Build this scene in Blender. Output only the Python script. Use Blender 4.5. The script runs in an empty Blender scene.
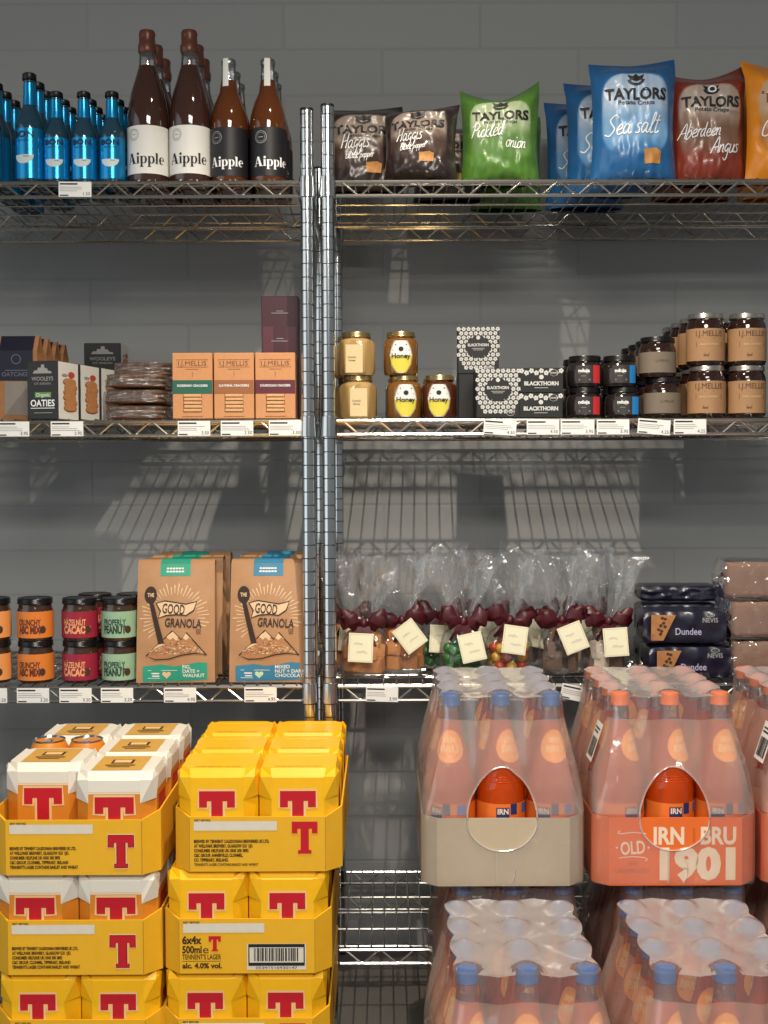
import bpy, bmesh, math, random
from mathutils import Vector, Matrix, noise
from mathutils.geometry import tessellate_polygon
random.seed(7)
sc = bpy.context.scene
COL = sc.collection
pi, sin, cos = math.pi, math.sin, math.cos

# ------------------------------------------------------------------ camera
F = 1230.0                      # focal length in pixels of the 768 x 1024 frame
H = 1.125                       # eye height
PITCH = math.atan(46 / F)       # looking slightly down
ROLL = 0.0035
cd = bpy.data.cameras.new('camera')
cam = bpy.data.objects.new('camera', cd); COL.objects.link(cam)
cd.sensor_fit = 'VERTICAL'; cd.sensor_height = 36; cd.lens = F / 1024 * 36
cd.clip_start = 0.02; cd.clip_end = 50
cam.location = (0, 0, H)
cam.rotation_mode = 'XYZ'
cam.matrix_world = Matrix.Translation((0, 0, H)) @ Matrix.Rotation(pi / 2 - PITCH, 4, 'X') @ Matrix.Rotation(-ROLL, 4, 'Z')
sc.camera = cam

# ------------------------------------------------------------------ light
def srgb(c):
    out = []
    for v in c[:3]:
        v = v / 255.0
        out.append(v / 12.92 if v <= 0.04045 else ((v + 0.055) / 1.055) ** 2.4)
    return tuple(out) + (1.0,)

w = bpy.data.worlds.new('world'); sc.world = w; w.use_nodes = True
bg = w.node_tree.nodes['Background']
# the shop behind the camera: dim all round, with a bright zone added to the left for streaks on the chrome
wt = w.node_tree
g_ = wt.nodes.new('ShaderNodeTexCoord'); dp = wt.nodes.new('ShaderNodeVectorMath'); dp.operation = 'DOT_PRODUCT'
dp.inputs[1].default_value = (-0.80, -0.60, 0.05); wt.links.new(g_.outputs['Generated'], dp.inputs[0])
mr = wt.nodes.new('ShaderNodeMapRange'); mr.interpolation_type = 'SMOOTHSTEP'
mr.inputs['From Min'].default_value = 0.86; mr.inputs['From Max'].default_value = 0.97; mr.inputs['To Min'].default_value = 0.22; mr.inputs['To Max'].default_value = 1.3
wt.links.new(dp.outputs['Value'], mr.inputs['Value']); wt.links.new(mr.outputs[0], bg.inputs['Strength'])
bg.inputs['Color'].default_value = (0.88, 0.96, 1.0, 1)

def lamp(name, kind, loc, target, power, color, size=0.1, size_y=None, spot=None, blend=1.0):
    l = bpy.data.lights.new(name, kind); l.energy = power; l.color = color
    if kind == 'AREA':
        l.shape = 'RECTANGLE'; l.size = size; l.size_y = size_y or size
    else:
        l.shadow_soft_size = size
    if spot:
        l.spot_size = math.radians(spot); l.spot_blend = blend
    o = bpy.data.objects.new(name, l); COL.objects.link(o)
    o.location = loc
    d = Vector(target) - Vector(loc)
    o.rotation_euler = d.to_track_quat('-Z', 'Y').to_euler()
    return o

lamp('ceiling_downlight', 'SPOT', (0.10, 1.62, 2.45), (0.10, 2.05, 0.3), 132, (1.0, 0.87, 0.70), 0.012, spot=100, blend=0.95)
lamp('ceiling_fill_light', 'AREA', (0.15, -0.20, 2.62), (0.15, 0.25, 0.0), 42, (1.0, 0.95, 0.87), 0.9, 0.5)
lamp('ceiling_fill_light', 'AREA', (0.30, -1.70, 2.66), (0.30, -1.55, 0.0), 124, (1.0, 0.95, 0.87), 1.2, 0.6)  # added fill, set far back to brighten the fronts of the lower stock
sc.view_settings.view_transform = 'Standard'
sc.view_settings.look = 'None'
sc.view_settings.gamma = 1.0
sc.view_settings.exposure = 0.0
sc.view_settings.use_curve_mapping = False
sc.cycles.transparent_max_bounces = 32
sc.cycles.max_bounces = 10

# ------------------------------------------------------------------ photo pixel -> place
S_, C_ = sin(PITCH), cos(PITCH)
def wz(py, Y, px=384):
    yu = (512 - py) - ROLL * (px - 384)
    t = yu / F
    return H + Y * (t * C_ - S_) / (C_ + t * S_)
def wx(px, Y, z):
    zc = Y * C_ - (z - H) * S_
    yc = Y * S_ + (z - H) * C_
    return (px - 384 + ROLL * F * yc / zc) / F * zc

YF = 2.35                        # front edge of the shelves
SD = 0.457                       # shelf depth
YW = YF + SD + 0.05              # wall
S1, S2, S3, S4 = (wz(p, YF) + 0.0040 for p in (181, 420, 686, 949))

# ------------------------------------------------------------------ materials
MATS = {}
def pbr(name, rgb, rough=0.5, metal=0.0, noise_=0.0, scale=40.0, bump=0.0, trans=0.0, ior=1.45, coat=0.0, spec=0.5, emit=None):
    if name in MATS: return MATS[name]
    m = bpy.data.materials.new(name); m.use_nodes = True
    nt = m.node_tree; b = nt.nodes['Principled BSDF']
    c = srgb(rgb)
    b.inputs['Base Color'].default_value = c
    b.inputs['Roughness'].default_value = rough
    b.inputs['Metallic'].default_value = metal
    b.inputs['Transmission Weight'].default_value = trans
    b.inputs['IOR'].default_value = ior
    b.inputs['Coat Weight'].default_value = coat
    b.inputs['Specular IOR Level'].default_value = spec
    m.diffuse_color = c
    if noise_ or bump:
        tc = nt.nodes.new('ShaderNodeTexCoord')
        n = nt.nodes.new('ShaderNodeTexNoise'); n.inputs['Scale'].default_value = scale; n.inputs['Detail'].default_value = 4
        nt.links.new(tc.outputs['Object'], n.inputs['Vector'])
        if noise_:
            mx = nt.nodes.new('ShaderNodeMix'); mx.data_type = 'RGBA'
            mx.inputs[6].default_value = tuple(max(0, v * (1 - noise_)) for v in c[:3]) + (1,)
            mx.inputs[7].default_value = tuple(min(1, v * (1 + noise_)) for v in c[:3]) + (1,)
            nt.links.new(n.outputs['Fac'], mx.inputs[0])
            nt.links.new(mx.outputs[2], b.inputs['Base Color'])
        if bump:
            bp = nt.nodes.new('ShaderNodeBump'); bp.inputs['Strength'].default_value = bump; bp.inputs['Distance'].default_value = 0.004
            nt.links.new(n.outputs['Fac'], bp.inputs['Height'])
            nt.links.new(bp.outputs['Normal'], b.inputs['Normal'])
    MATS[name] = m
    return m

def film(name, rgb, haze, rough=0.12, gloss=0.35, bump=0.0, scale=60, edge=0.25):
    """thin clear plastic: part see-through, part milky, with a glossy skin"""
    if name in MATS: return MATS[name]
    m = bpy.data.materials.new(name); m.use_nodes = True
    nt = m.node_tree; nt.nodes.clear()
    out = nt.nodes.new('ShaderNodeOutputMaterial')
    tr = nt.nodes.new('ShaderNodeBsdfTransparent'); tr.inputs['Color'].default_value = (0.99, 0.99, 0.99, 1)
    df = nt.nodes.new('ShaderNodeBsdfDiffuse'); df.inputs['Color'].default_value = srgb(rgb)
    tl = nt.nodes.new('ShaderNodeBsdfTranslucent'); tl.inputs['Color'].default_value = srgb(rgb)
    mh = nt.nodes.new('ShaderNodeMixShader'); mh.inputs[0].default_value = 0.4
    nt.links.new(df.outputs[0], mh.inputs[1]); nt.links.new(tl.outputs[0], mh.inputs[2])
    gl = nt.nodes.new('ShaderNodeBsdfGlossy'); gl.inputs['Roughness'].default_value = rough; gl.inputs['Color'].default_value = (1, 1, 1, 1)
    m1 = nt.nodes.new('ShaderNodeMixShader'); m1.inputs[0].default_value = haze
    nt.links.new(tr.outputs[0], m1.inputs[1]); nt.links.new(mh.outputs[0], m1.inputs[2])
    lw = nt.nodes.new('ShaderNodeLayerWeight'); lw.inputs['Blend'].default_value = edge
    mu = nt.nodes.new('ShaderNodeMath'); mu.operation = 'MULTIPLY_ADD'; mu.inputs[1].default_value = gloss; mu.inputs[2].default_value = gloss * 0.12
    nt.links.new(lw.outputs['Fresnel'], mu.inputs[0])
    m2 = nt.nodes.new('ShaderNodeMixShader')
    nt.links.new(mu.outputs[0], m2.inputs[0]); nt.links.new(m1.outputs[0], m2.inputs[1]); nt.links.new(gl.outputs[0], m2.inputs[2])
    if bump:
        tc = nt.nodes.new('ShaderNodeTexCoord')
        n = nt.nodes.new('ShaderNodeTexNoise'); n.inputs['Scale'].default_value = scale; n.inputs['Detail'].default_value = 3
        nt.links.new(tc.outputs['Object'], n.inputs['Vector'])
        bp = nt.nodes.new('ShaderNodeBump'); bp.inputs['Strength'].default_value = bump; bp.inputs['Distance'].default_value = 0.01
        nt.links.new(n.outputs['Fac'], bp.inputs['Height'])
        for s in (gl, df, lw): nt.links.new(bp.outputs['Normal'], s.inputs['Normal'])
    nt.links.new(m2.outputs[0], out.inputs[0])
    MATS[name] = m
    return m

def painted(name, rough=0.4, coat=0.0):
    """a printed surface whose ink colours are stored on the mesh"""
    if name in MATS: return MATS[name]
    m = bpy.data.materials.new(name); m.use_nodes = True
    nt = m.node_tree; b = nt.nodes['Principled BSDF']
    a = nt.nodes.new('ShaderNodeVertexColor'); a.layer_name = 'ink'
    nt.links.new(a.outputs[0], b.inputs['Base Color'])
    b.inputs['Roughness'].default_value = rough; b.inputs['Coat Weight'].default_value = coat
    MATS[name] = m
    return m

# ------------------------------------------------------------------ mesh builder
class MB:
    def __init__(s): s.v, s.f, s.mi, s.sm, s.mats, s.ink = [], [], [], [], [], None
    def m(s, mat):
        if mat not in s.mats: s.mats.append(mat)
        return s.mats.index(mat)
    def add(s, verts, faces, mat, smooth=False):
        o = len(s.v); s.v += [tuple(v) for v in verts]; k = s.m(mat)
        for f in faces:
            s.f.append(tuple(i + o for i in f)); s.mi.append(k); s.sm.append(smooth)
        return s
    def bm(s, bm, mat, smooth=False, M=None):
        bm.verts.ensure_lookup_table(); bm.verts.index_update()
        vs = [(M @ v.co if M else v.co) for v in bm.verts]
        s.add(vs, [[v.index for v in f.verts] for f in bm.faces], mat, smooth); bm.free()
        return s
    def box(s, c, size, mat, bev=0.0, seg=1, M=None, smooth=False):
        bm = bmesh.new(); bmesh.ops.create_cube(bm, size=1)
        for v in bm.verts: v.co = Vector((v.co.x * size[0], v.co.y * size[1], v.co.z * size[2]))
        if bev: bmesh.ops.bevel(bm, geom=list(bm.edges), offset=bev, segments=seg, affect='EDGES', profile=0.5)
        T = Matrix.Translation(c)
        return s.bm(bm, mat, smooth, T if M is None else M @ T)
    def lathe(s, prof, mat, n=28, smooth=True, cap0=True, cap1=True, c=(0, 0), fn=None):
        vs, fs = [], []
        for (r, z) in prof:
            for i in range(n):
                a = 2 * pi * i / n
                rr = r if fn is None else r * fn(a, z)
                vs.append((c[0] + rr * cos(a), c[1] + rr * sin(a), z))
        for k in range(len(prof) - 1):
            for i in range(n):
                j = (i + 1) % n
                fs.append((k * n + i, k * n + j, (k + 1) * n + j, (k + 1) * n + i))
        if cap0: fs.append(tuple(reversed(range(n))))
        if cap1: fs.append(tuple(range((len(prof) - 1) * n, len(prof) * n)))
        return s.add(vs, fs, mat, smooth)
    def sheet(s, fx, nu, nv, mat, smooth=True):
        vs = [fx(i / nu, j / nv) for j in range(nv + 1) for i in range(nu + 1)]
        fs = [(j * (nu + 1) + i, j * (nu + 1) + i + 1, (j + 1) * (nu + 1) + i + 1, (j + 1) * (nu + 1) + i) for j in range(nv) for i in range(nu)]
        return s.add(vs, fs, mat, smooth)
    def tube(s, pts, r, mat, n=6, closed=False, cap=True):
        pts = [Vector(p) for p in pts]; vs, fs = [], []
        N = len(pts)
        for k in range(N):
            if closed: d = pts[(k + 1) % N] - pts[k - 1]
            else: d = pts[min(k + 1, N - 1)] - pts[max(k - 1, 0)]
            d.normalize()
            u = d.cross(Vector((0, 0, 1)))
            if u.length < 1e-3: u = d.cross(Vector((0, 1, 0)))
            u.normalize(); w_ = u.cross(d)
            for i in range(n):
                a = 2 * pi * i / n
                vs.append(pts[k] + (u * cos(a) + w_ * sin(a)) * r)
        for k in range(N if closed else N - 1):
            q = (k + 1) % N
            for i in range(n):
                j = (i + 1) % n
                fs.append((k * n + i, k * n + j, q * n + j, q * n + i))
        if cap and not closed:
            fs.append(tuple(reversed(range(n)))); fs.append(tuple(range((N - 1) * n, N * n)))
        return s.add(vs, fs, mat, True)
    def poly(s, pts, mat, mp):
        pts = list(pts)
        tris = tessellate_polygon([[Vector((p[0], p[1], 0)) for p in pts]])
        area = sum(pts[i - 1][0] * pts[i][1] - pts[i][0] * pts[i - 1][1] for i in range(len(pts)))
        out = []
        for t in tris:
            a, b, c = (pts[i] for i in t)
            sgn = (b[0] - a[0]) * (c[1] - a[1]) - (c[0] - a[0]) * (b[1] - a[1])
            out.append(tuple(t) if sgn > 0 else (t[0], t[2], t[1]))
        # on a curved face, split triangles until they follow it
        P3 = [Vector(mp(*p)) for p in pts]; memo = {}; res = []; work = [(t, 0) for t in out]
        def midp(i, j):
            k = (min(i, j), max(i, j))
            if k not in memo:
                q = ((pts[i][0] + pts[j][0]) / 2, (pts[i][1] + pts[j][1]) / 2)
                pts.append(q); P3.append(Vector(mp(*q))); memo[k] = len(pts) - 1
            return memo[k]
        while work:
            t, dep = work.pop()
            a, b, c = t
            bad = False
            if dep < 6:
                for i, j in ((a, b), (b, c), (c, a)):
                    q = ((pts[i][0] + pts[j][0]) / 2, (pts[i][1] + pts[j][1]) / 2)
                    if (Vector(mp(*q)) - (P3[i] + P3[j]) / 2).length > 0.00018 or (dep < 4 and (P3[i] - P3[j]).length > 0.045): bad = True
            if not bad: res.append(t); continue
            ab, bc, ca = midp(a, b), midp(b, c), midp(c, a)
            work += [((a, ab, ca), dep + 1), ((ab, b, bc), dep + 1), ((ca, bc, c), dep + 1), ((ab, bc, ca), dep + 1)]
        return s.add(P3, res, mat)
    def rect(s, x0, z0, x1, z1, mat, mp, nu=1, nv=1):
        return s.sheet(lambda u, v: mp(x0 + (x1 - x0) * u, z0 + (z1 - z0) * v), nu, nv, mat, nu > 1)
    def disc(s, cx, cz, rx, rz, mat, mp, n=24, r0=0.0, a0=0.0, a1=2 * pi):
        full = abs(a1 - a0 - 2 * pi) < 1e-6
        K = 3 if r0 == 0 else 1
        vs, fs = [], []
        for k in range(K + 1):
            q = r0 + (1 - r0) * k / K
            for i in range(n + 1):
                a = a0 + (a1 - a0) * i / n
                vs.append(mp(cx + rx * q * cos(a), cz + rz * q * sin(a)))
        for k in range(K):
            for i in range(n):
                fs.append((k * (n + 1) + i, (k + 1) * (n + 1) + i, (k + 1) * (n + 1) + i + 1, k * (n + 1) + i + 1))
        return s.add(vs, fs, mat)
    def ribbon(s, pts, wd, mat, mp, closed=False, smooth_pts=0):
        if smooth_pts: pts = catmull(pts, smooth_pts, closed)
        N = len(pts); vs, fs = [], []
        for k in range(N):
            a = pts[k - 1] if (k or closed) else pts[k]
            b = pts[(k + 1) % N] if (k < N - 1 or closed) else pts[k]
            dx, dz = b[0] - a[0], b[1] - a[1]; L = math.hypot(dx, dz) or 1
            w_ = wd(k / max(1, N - 1)) if callable(wd) else wd
            nx, nz = -dz / L * w_ / 2, dx / L * w_ / 2
            vs.append(mp(pts[k][0] - nx, pts[k][1] - nz)); vs.append(mp(pts[k][0] + nx, pts[k][1] + nz))
        for k in range(N if closed else N - 1):
            q = (k + 1) % N
            fs.append((2 * k, 2 * q, 2 * q + 1, 2 * k + 1))
        return s.add(vs, fs, mat)
    def text(s, t, cx, cz, h, mat, mp, wd=None, bold=0.0, rot=0.0, align='C', wave=None):
        vs, fs, bb, cap = text_geo(t, bold)
        k = h / cap
        kx = k if wd is None else wd / (bb[1] - bb[0])
        ox = {'C': (bb[0] + bb[1]) / 2, 'L': bb[0], 'R': bb[1]}[align]
        ca, sa = cos(rot), sin(rot); out = []
        for (x, y) in vs:
            X, Z = (x - ox) * kx, (y - cap / 2) * k
            if wave: Z = wave(X, Z)
            out.append(mp(cx + X * ca - Z * sa, cz + X * sa + Z * ca))
        return s.add(out, fs, mat)
    def build(s, name, parent=None, loc=None):
        me = bpy.data.meshes.new(name); me.from_pydata(s.v, [], s.f)
        for m_ in s.mats: me.materials.append(m_)
        me.polygons.foreach_set('material_index', s.mi)
        me.polygons.foreach_set('use_smooth', s.sm)
        if any(s.sm): me.set_sharp_from_angle(angle=math.radians(42))
        if s.ink:
            a = me.color_attributes.new('ink', 'FLOAT_COLOR', 'POINT')
            ink = s.ink + [(1, 1, 1, 1)] * (len(s.v) - len(s.ink))
            a.data.foreach_set('color', [q for c in ink for q in c])
        me.update()
        o = bpy.data.objects.new(name, me); COL.objects.link(o)
        if parent: o.parent = parent
        if loc: o.location = loc
        return o

def catmull(pts, k, closed=False):
    out = []; N = len(pts)
    for i in range(N if closed else N - 1):
        g = (lambda j: pts[j % N]) if closed else (lambda j: pts[max(0, min(N - 1, j))])
        p0, p1, p2, p3 = g(i - 1), g(i), g(i + 1), g(i + 2)
        for q in range(k):
            t = q / k
            out.append(tuple(0.5 * (2 * b + (c - a) * t + (2 * a - 5 * b + 4 * c - d) * t * t + (3 * b - a - 3 * c + d) * t ** 3) for a, b, c, d in zip(p0, p1, p2, p3)))
    if not closed: out.append(pts[-1])
    return out

_T = {}
def text_geo(t, bold):
    if (t, bold) in _T: return _T[(t, bold)]
    def geo(st):
        c = bpy.data.curves.new('t', 'FONT'); c.body = st; c.resolution_u = 3; c.offset = bold; c.fill_mode = 'FRONT'
        o = bpy.data.objects.new('t', c)
        me = bpy.data.meshes.new_from_object(o)
        vs = [(v.co.x, v.co.y) for v in me.vertices]; fs = [tuple(p.vertices) for p in me.polygons]
        bpy.data.objects.remove(o); bpy.data.curves.remove(c); bpy.data.meshes.remove(me)
        return vs, fs
    vs, fs = geo(t)
    if ('H', bold) not in _CAP: _CAP[('H', bold)] = max(v[1] for v in geo('H')[0])
    xs = [v[0] for v in vs]
    _T[(t, bold)] = (vs, fs, (min(xs), max(xs)), _CAP[('H', bold)])
    return _T[(t, bold)]
_CAP = {}

def flat(y): return lambda x, z: (x, y, z)
def cyl(R, y0=0): return lambda x, z: (R * sin(x / R), y0 - R * cos(x / R), z)
def lat(rfn, e=0.0008, R=0.04): return lambda x, z: ((rfn(z) + e) * sin(x / R), -(rfn(z) + e) * cos(x / R), z)
def plane(o, ux, uz):
    o, ux, uz = Vector(o), Vector(ux), Vector(uz)
    return lambda x, z: o + ux * x + uz * z
def shift(mp, dx, dz, k=1.0): return lambda x, z: mp(dx + x * k, dz + z * k)

def interp(pts):
    def f(z):
        if z <= pts[0][1]: return pts[0][0]
        for (r0, z0), (r1, z1) in zip(pts, pts[1:]):
            if z <= z1:
                return r0 + (r1 - r0) * (z - z0) / max(1e-9, z1 - z0)
        return pts[-1][0]
    return f

# ------------------------------------------------------------------ handwriting and didone glyphs
SCRIPT = {
 'S': ([[(1, 1.7), (.6, 2), (.2, 1.6), (.5, 1.1), (.85, .6), (.5, 0), (0, .2)]], 1.1),
 'e': ([[(0, .4), (.5, .6), (.55, .95), (.3, 1), (.1, .5), (.3, 0), (.75, .2)]], .72),
 'a': ([[(.6, .9), (.3, 1), (.05, .5), (.25, 0), (.55, .4), (.62, .95), (.6, .2), (.8, .05), (.95, .2)]], .9),
 'l': ([[(0, .2), (.35, 1.2), (.4, 1.9), (.22, 1.9), (.15, .8), (.25, 0), (.55, .15)]], .52),
 't': ([[(.3, 1.8), (.2, .3), (.35, 0), (.6, .2)], [(0, 1.2), (.55, 1.3)]], .6),
 's': ([[(.5, .9), (.25, 1), (.1, .75), (.4, .42), (.38, .08), (.15, 0), (0, .12)]], .58),
 'P': ([[(.2, 0), (.35, 1.9)], [(0, 1.5), (.4, 2), (.95, 1.7), (.7, 1.1), (.3, 1)]], .95),
 'i': ([[(.1, 1), (.1, .2), (.25, 0), (.45, .2)], [(.12, 1.45), (.16, 1.55)]], .45),
 'c': ([[(.5, .85), (.3, 1), (.05, .5), (.25, 0), (.6, .2)]], .6),
 'k': ([[(.15, 2), (.1, 0)], [(.55, 1), (.15, .5), (.55, 0), (.7, .1)]], .7),
 'd': ([[(.55, .9), (.3, 1), (.05, .5), (.25, 0), (.5, .4), (.65, 2), (.6, .2), (.8, .1)]], .85),
 'o': ([[(.4, 1), (.1, .8), (.1, .2), (.4, 0), (.6, .5), (.4, 1), (.75, .9)]], .7),
 'n': ([[(.05, 1), (.08, 0), (.1, .6), (.4, 1), (.5, .6), (.5, .1), (.7, .1)]], .7),
 'A': ([[(0, 0), (.6, 2), (.9, 0)], [(.1, .7), (.9, .8)]], 1),
 'b': ([[(.15, 2), (.1, 0), (.4, 0), (.6, .5), (.4, 1), (.12, .6)]], .7),
 'r': ([[(.1, 1), (.1, 0), (.12, .6), (.3, 1), (.5, .9)]], .5),
 'g': ([[(.55, .9), (.3, 1), (.05, .5), (.3, .1), (.55, .5), (.55, -.6), (.3, -1), (.05, -.7)]], .7),
 'u': ([[(.05, 1), (.1, .1), (.35, 0), (.5, .4), (.55, 1), (.55, .1), (.75, .1)]], .75),
 'H': ([[(.1, 2), (.1, 0)], [(.8, 2), (.75, 0)], [(.1, 1), (.8, 1.1)]], 1),
 'B': ([[(.1, 2), (.1, 0)], [(.1, 2), (.6, 1.9), (.55, 1.1), (.15, 1.05), (.7, .9), (.6, .1), (.1, 0)]], .85),
 'C': ([[(.8, 1.7), (.5, 2), (.1, 1.2), (.2, .2), (.6, 0), (.9, .3)]], .95),
 'h': ([[(.15, 2), (.08, 0), (.12, .6), (.4, 1), (.5, .6), (.5, 0)]], .65),
 'p': ([[(.1, 1), (.1, -1), (.1, .6), (.4, 1), (.6, .5), (.35, 0), (.1, .2)]], .7),
 ' ': ([], .5)}
def script(mb, t, x, z, k, mat, mp, wd=0.16, slant=0.2, rise=0.0):
    for ch in t:
        st, adv = SCRIPT[ch]
        for s in st:
            mb.ribbon([(x + (p[0] + slant * p[1]) * k, z + p[1] * k) for p in s], wd * k, mat, mp, smooth_pts=5)
        x += adv * k; z += rise * adv * k
    return x
def didone(mb, x, z, k, mat, mp):
    P = lambda pts: mb.poly([(x + a * k, z + b * k) for a, b in pts], mat, mp)
    def serif(a, b, h0): P([(a, h0), (b, h0), (b, h0 + .07), (a, h0 + .07)])
    def ring(cx, cz, ax, az, dx, bx, bz, a0=0, a1=2 * pi):
        n = 20; o = []; i_ = []
        for q in range(n + 1):
            a = a0 + (a1 - a0) * q / n
            o.append((cx + ax * cos(a), cz + az * sin(a))); i_.append((cx + dx + bx * cos(a), cz + bz * sin(a)))
        vs, fs = [], []
        for q in range(n + 1):
            vs.append(mp(x + i_[q][0] * k, z + i_[q][1] * k)); vs.append(mp(x + o[q][0] * k, z + o[q][1] * k))
        for q in range(n): fs.append((2 * q, 2 * q + 1, 2 * q + 3, 2 * q + 2))
        mb.add(vs, fs, mat)
    P([(.12, 0), (.22, 0), (.68, 1.5), (.56, 1.5)]); P([(.5, 1.5), (.86, 1.5), (1.36, 0), (.96, 0)]); P([(.3, .42), (.95, .42), (.92, .5), (.33, .5)])
    serif(0, .38, 0); serif(.82, 1.5, 0); x += 1.55 * k
    P([(.1, 0), (.4, 0), (.4, 1), (.1, 1)]); serif(0, .5, 0); serif(0, .4, .93); mb.disc(x + .25 * k, z + 1.35 * k, .19 * k, .19 * k, mat, mp, 14); x += .55 * k
    for _ in range(2):
        P([(.1, -.5), (.4, -.5), (.4, 1), (.1, 1)]); serif(0, .55, -.5); serif(0, .4, .93); ring(.62, .5, .42, .53, -.06, .18, .46); x += 1.1 * k
    P([(.1, 0), (.4, 0), (.4, 1.5), (.1, 1.5)]); serif(0, .5, 0); serif(0, .4, 1.43); x += .55 * k
    ring(.47, .5, .44, .53, .06, .2, .46, 0.0, 5.5); P([(.28, .5), (.9, .5), (.9, .58), (.28, .58)])
T_PTS = [(0, 1.2), (0, .76), (.22, .76), (.22, .93), (.34, .93), (.34, .14), (.24, .14), (.24, 0), (.76, 0), (.76, .14), (.66, .14), (.66, .93), (.78, .93), (.78, .76), (1, .76), (1, 1.2)]
def tee(mb, cx, z0, wd, mat, edge, mp, hk=1.0, edge2=None):
    pts = [(cx + (a - .5) * wd, z0 + b * wd * hk) for a, b in T_PTS]
    sh = lambda e: (lambda x, z: (lambda p: (p[0], p[1] - e, p[2]))(mp(x, z)))
    mb.ribbon(pts, wd * .13, edge, mp, closed=True)
    mb.poly(pts, mat, sh(.0003))
    if edge2: mb.ribbon(pts, wd * .035, edge2, sh(.0005), closed=True)

# ------------------------------------------------------------------ objects
def tag(o, label, cat, group=None):
    o['label'] = label; o['category'] = cat
    if group: o['group'] = group
    return o
def thing(name, label='', cat='', loc=(0, 0, 0), rz=0, group=None):
    o = bpy.data.objects.new(name, None); COL.objects.link(o); o.empty_display_size = 0.03
    o.location = loc; o.rotation_euler = (0, 0, rz)
    return tag(o, label, cat, group)
def struct(o): o['kind'] = 'structure'; return o
def dup(o, parent=None):
    c = o.copy(); COL.objects.link(c); c.parent = parent
    for ch in [q for q in KIDS.get(o.name, [])]: dup(ch, c)
    return c
KIDS = {}
class Proto:
    """one of a kind; the first place() uses it, later ones copy it with its parts"""
    def __init__(s, root):
        s.o, s.used = root, False
        def walk(q):
            KIDS[q.name] = list(q.children)
            for ch in q.children: walk(ch)
        walk(root)
        s.cat, s.group = root.get('category'), root.get('group')
    def place(s, loc, label, rz=0.0, group=None, rx=0.0, ry=0.0):
        o = dup(s.o) if s.used else s.o
        s.used = True
        o.location = loc; o.rotation_euler = (rx, ry, rz); o.scale = (1, 1, 1)
        o['label'] = label
        if group: o['group'] = group
        return o

# ------------------------------------------------------------------ the room
def wall_mat():
    m = bpy.data.materials.new('painted_blockwork'); m.use_nodes = True
    nt = m.node_tree; b = nt.nodes['Principled BSDF']
    tc = nt.nodes.new('ShaderNodeTexCoord'); sp = nt.nodes.new('ShaderNodeSeparateXYZ'); cb = nt.nodes.new('ShaderNodeCombineXYZ')
    nt.links.new(tc.outputs['Object'], sp.inputs[0]); nt.links.new(sp.outputs['X'], cb.inputs['X']); ad = nt.nodes.new('ShaderNodeMath'); ad.inputs[1].default_value = (1.35 - wz(53, YW)) % 0.1045; nt.links.new(sp.outputs['Z'], ad.inputs[0]); nt.links.new(ad.outputs[0], cb.inputs['Y'])
    br = nt.nodes.new('ShaderNodeTexBrick')
    br.inputs['Scale'].default_value = 1.0; br.inputs['Brick Width'].default_value = 0.45; br.inputs['Row Height'].default_value = 0.1045
    br.inputs['Mortar Size'].default_value = 0.004; br.inputs['Mortar Smooth'].default_value = 0.6
    br.inputs['Color1'].default_value = srgb((146, 147, 146)); br.inputs['Color2'].default_value = srgb((143, 144, 144)); br.inputs['Mortar'].default_value = srgb((139, 140, 140))
    nt.links.new(cb.outputs[0], br.inputs['Vector'])
    n = nt.nodes.new('ShaderNodeTexNoise'); n.inputs['Scale'].default_value = 120; nt.links.new(tc.outputs['Object'], n.inputs['Vector'])
    b1 = nt.nodes.new('ShaderNodeBump'); b1.inputs['Strength'].default_value = 0.10; b1.inputs['Distance'].default_value = 0.002; nt.links.new(n.outputs['Fac'], b1.inputs['Height'])
    b2 = nt.nodes.new('ShaderNodeBump'); b2.inputs['Strength'].default_value = 0.28; b2.inputs['Distance'].default_value = 0.003; b2.invert = True
    nt.links.new(br.outputs['Fac'], b2.inputs['Height']); nt.links.new(b1.outputs[0], b2.inputs['Normal'])
    nt.links.new(b2.outputs[0], b.inputs['Normal']); nt.links.new(br.outputs['Color'], b.inputs['Base Color'])
    b.inputs['Roughness'].default_value = 0.75
    return m
struct(MB().box((0, YW + 0.05, 1.35), (5.0, 0.1, 2.7), wall_mat()).build('wall_back'))
struct(MB().box((0, 0.0, -0.05), (5.0, 5.9, 0.1), pbr('vinyl_floor', (92, 88, 84), 0.5, noise_=0.15, scale=9)).build('floor'))
struct(MB().box((0, 0.0, 2.75), (5.0, 5.9, 0.1), pbr('ceiling_paint', (190, 190, 188), 0.8, noise_=0.03)).build('ceiling'))

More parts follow.
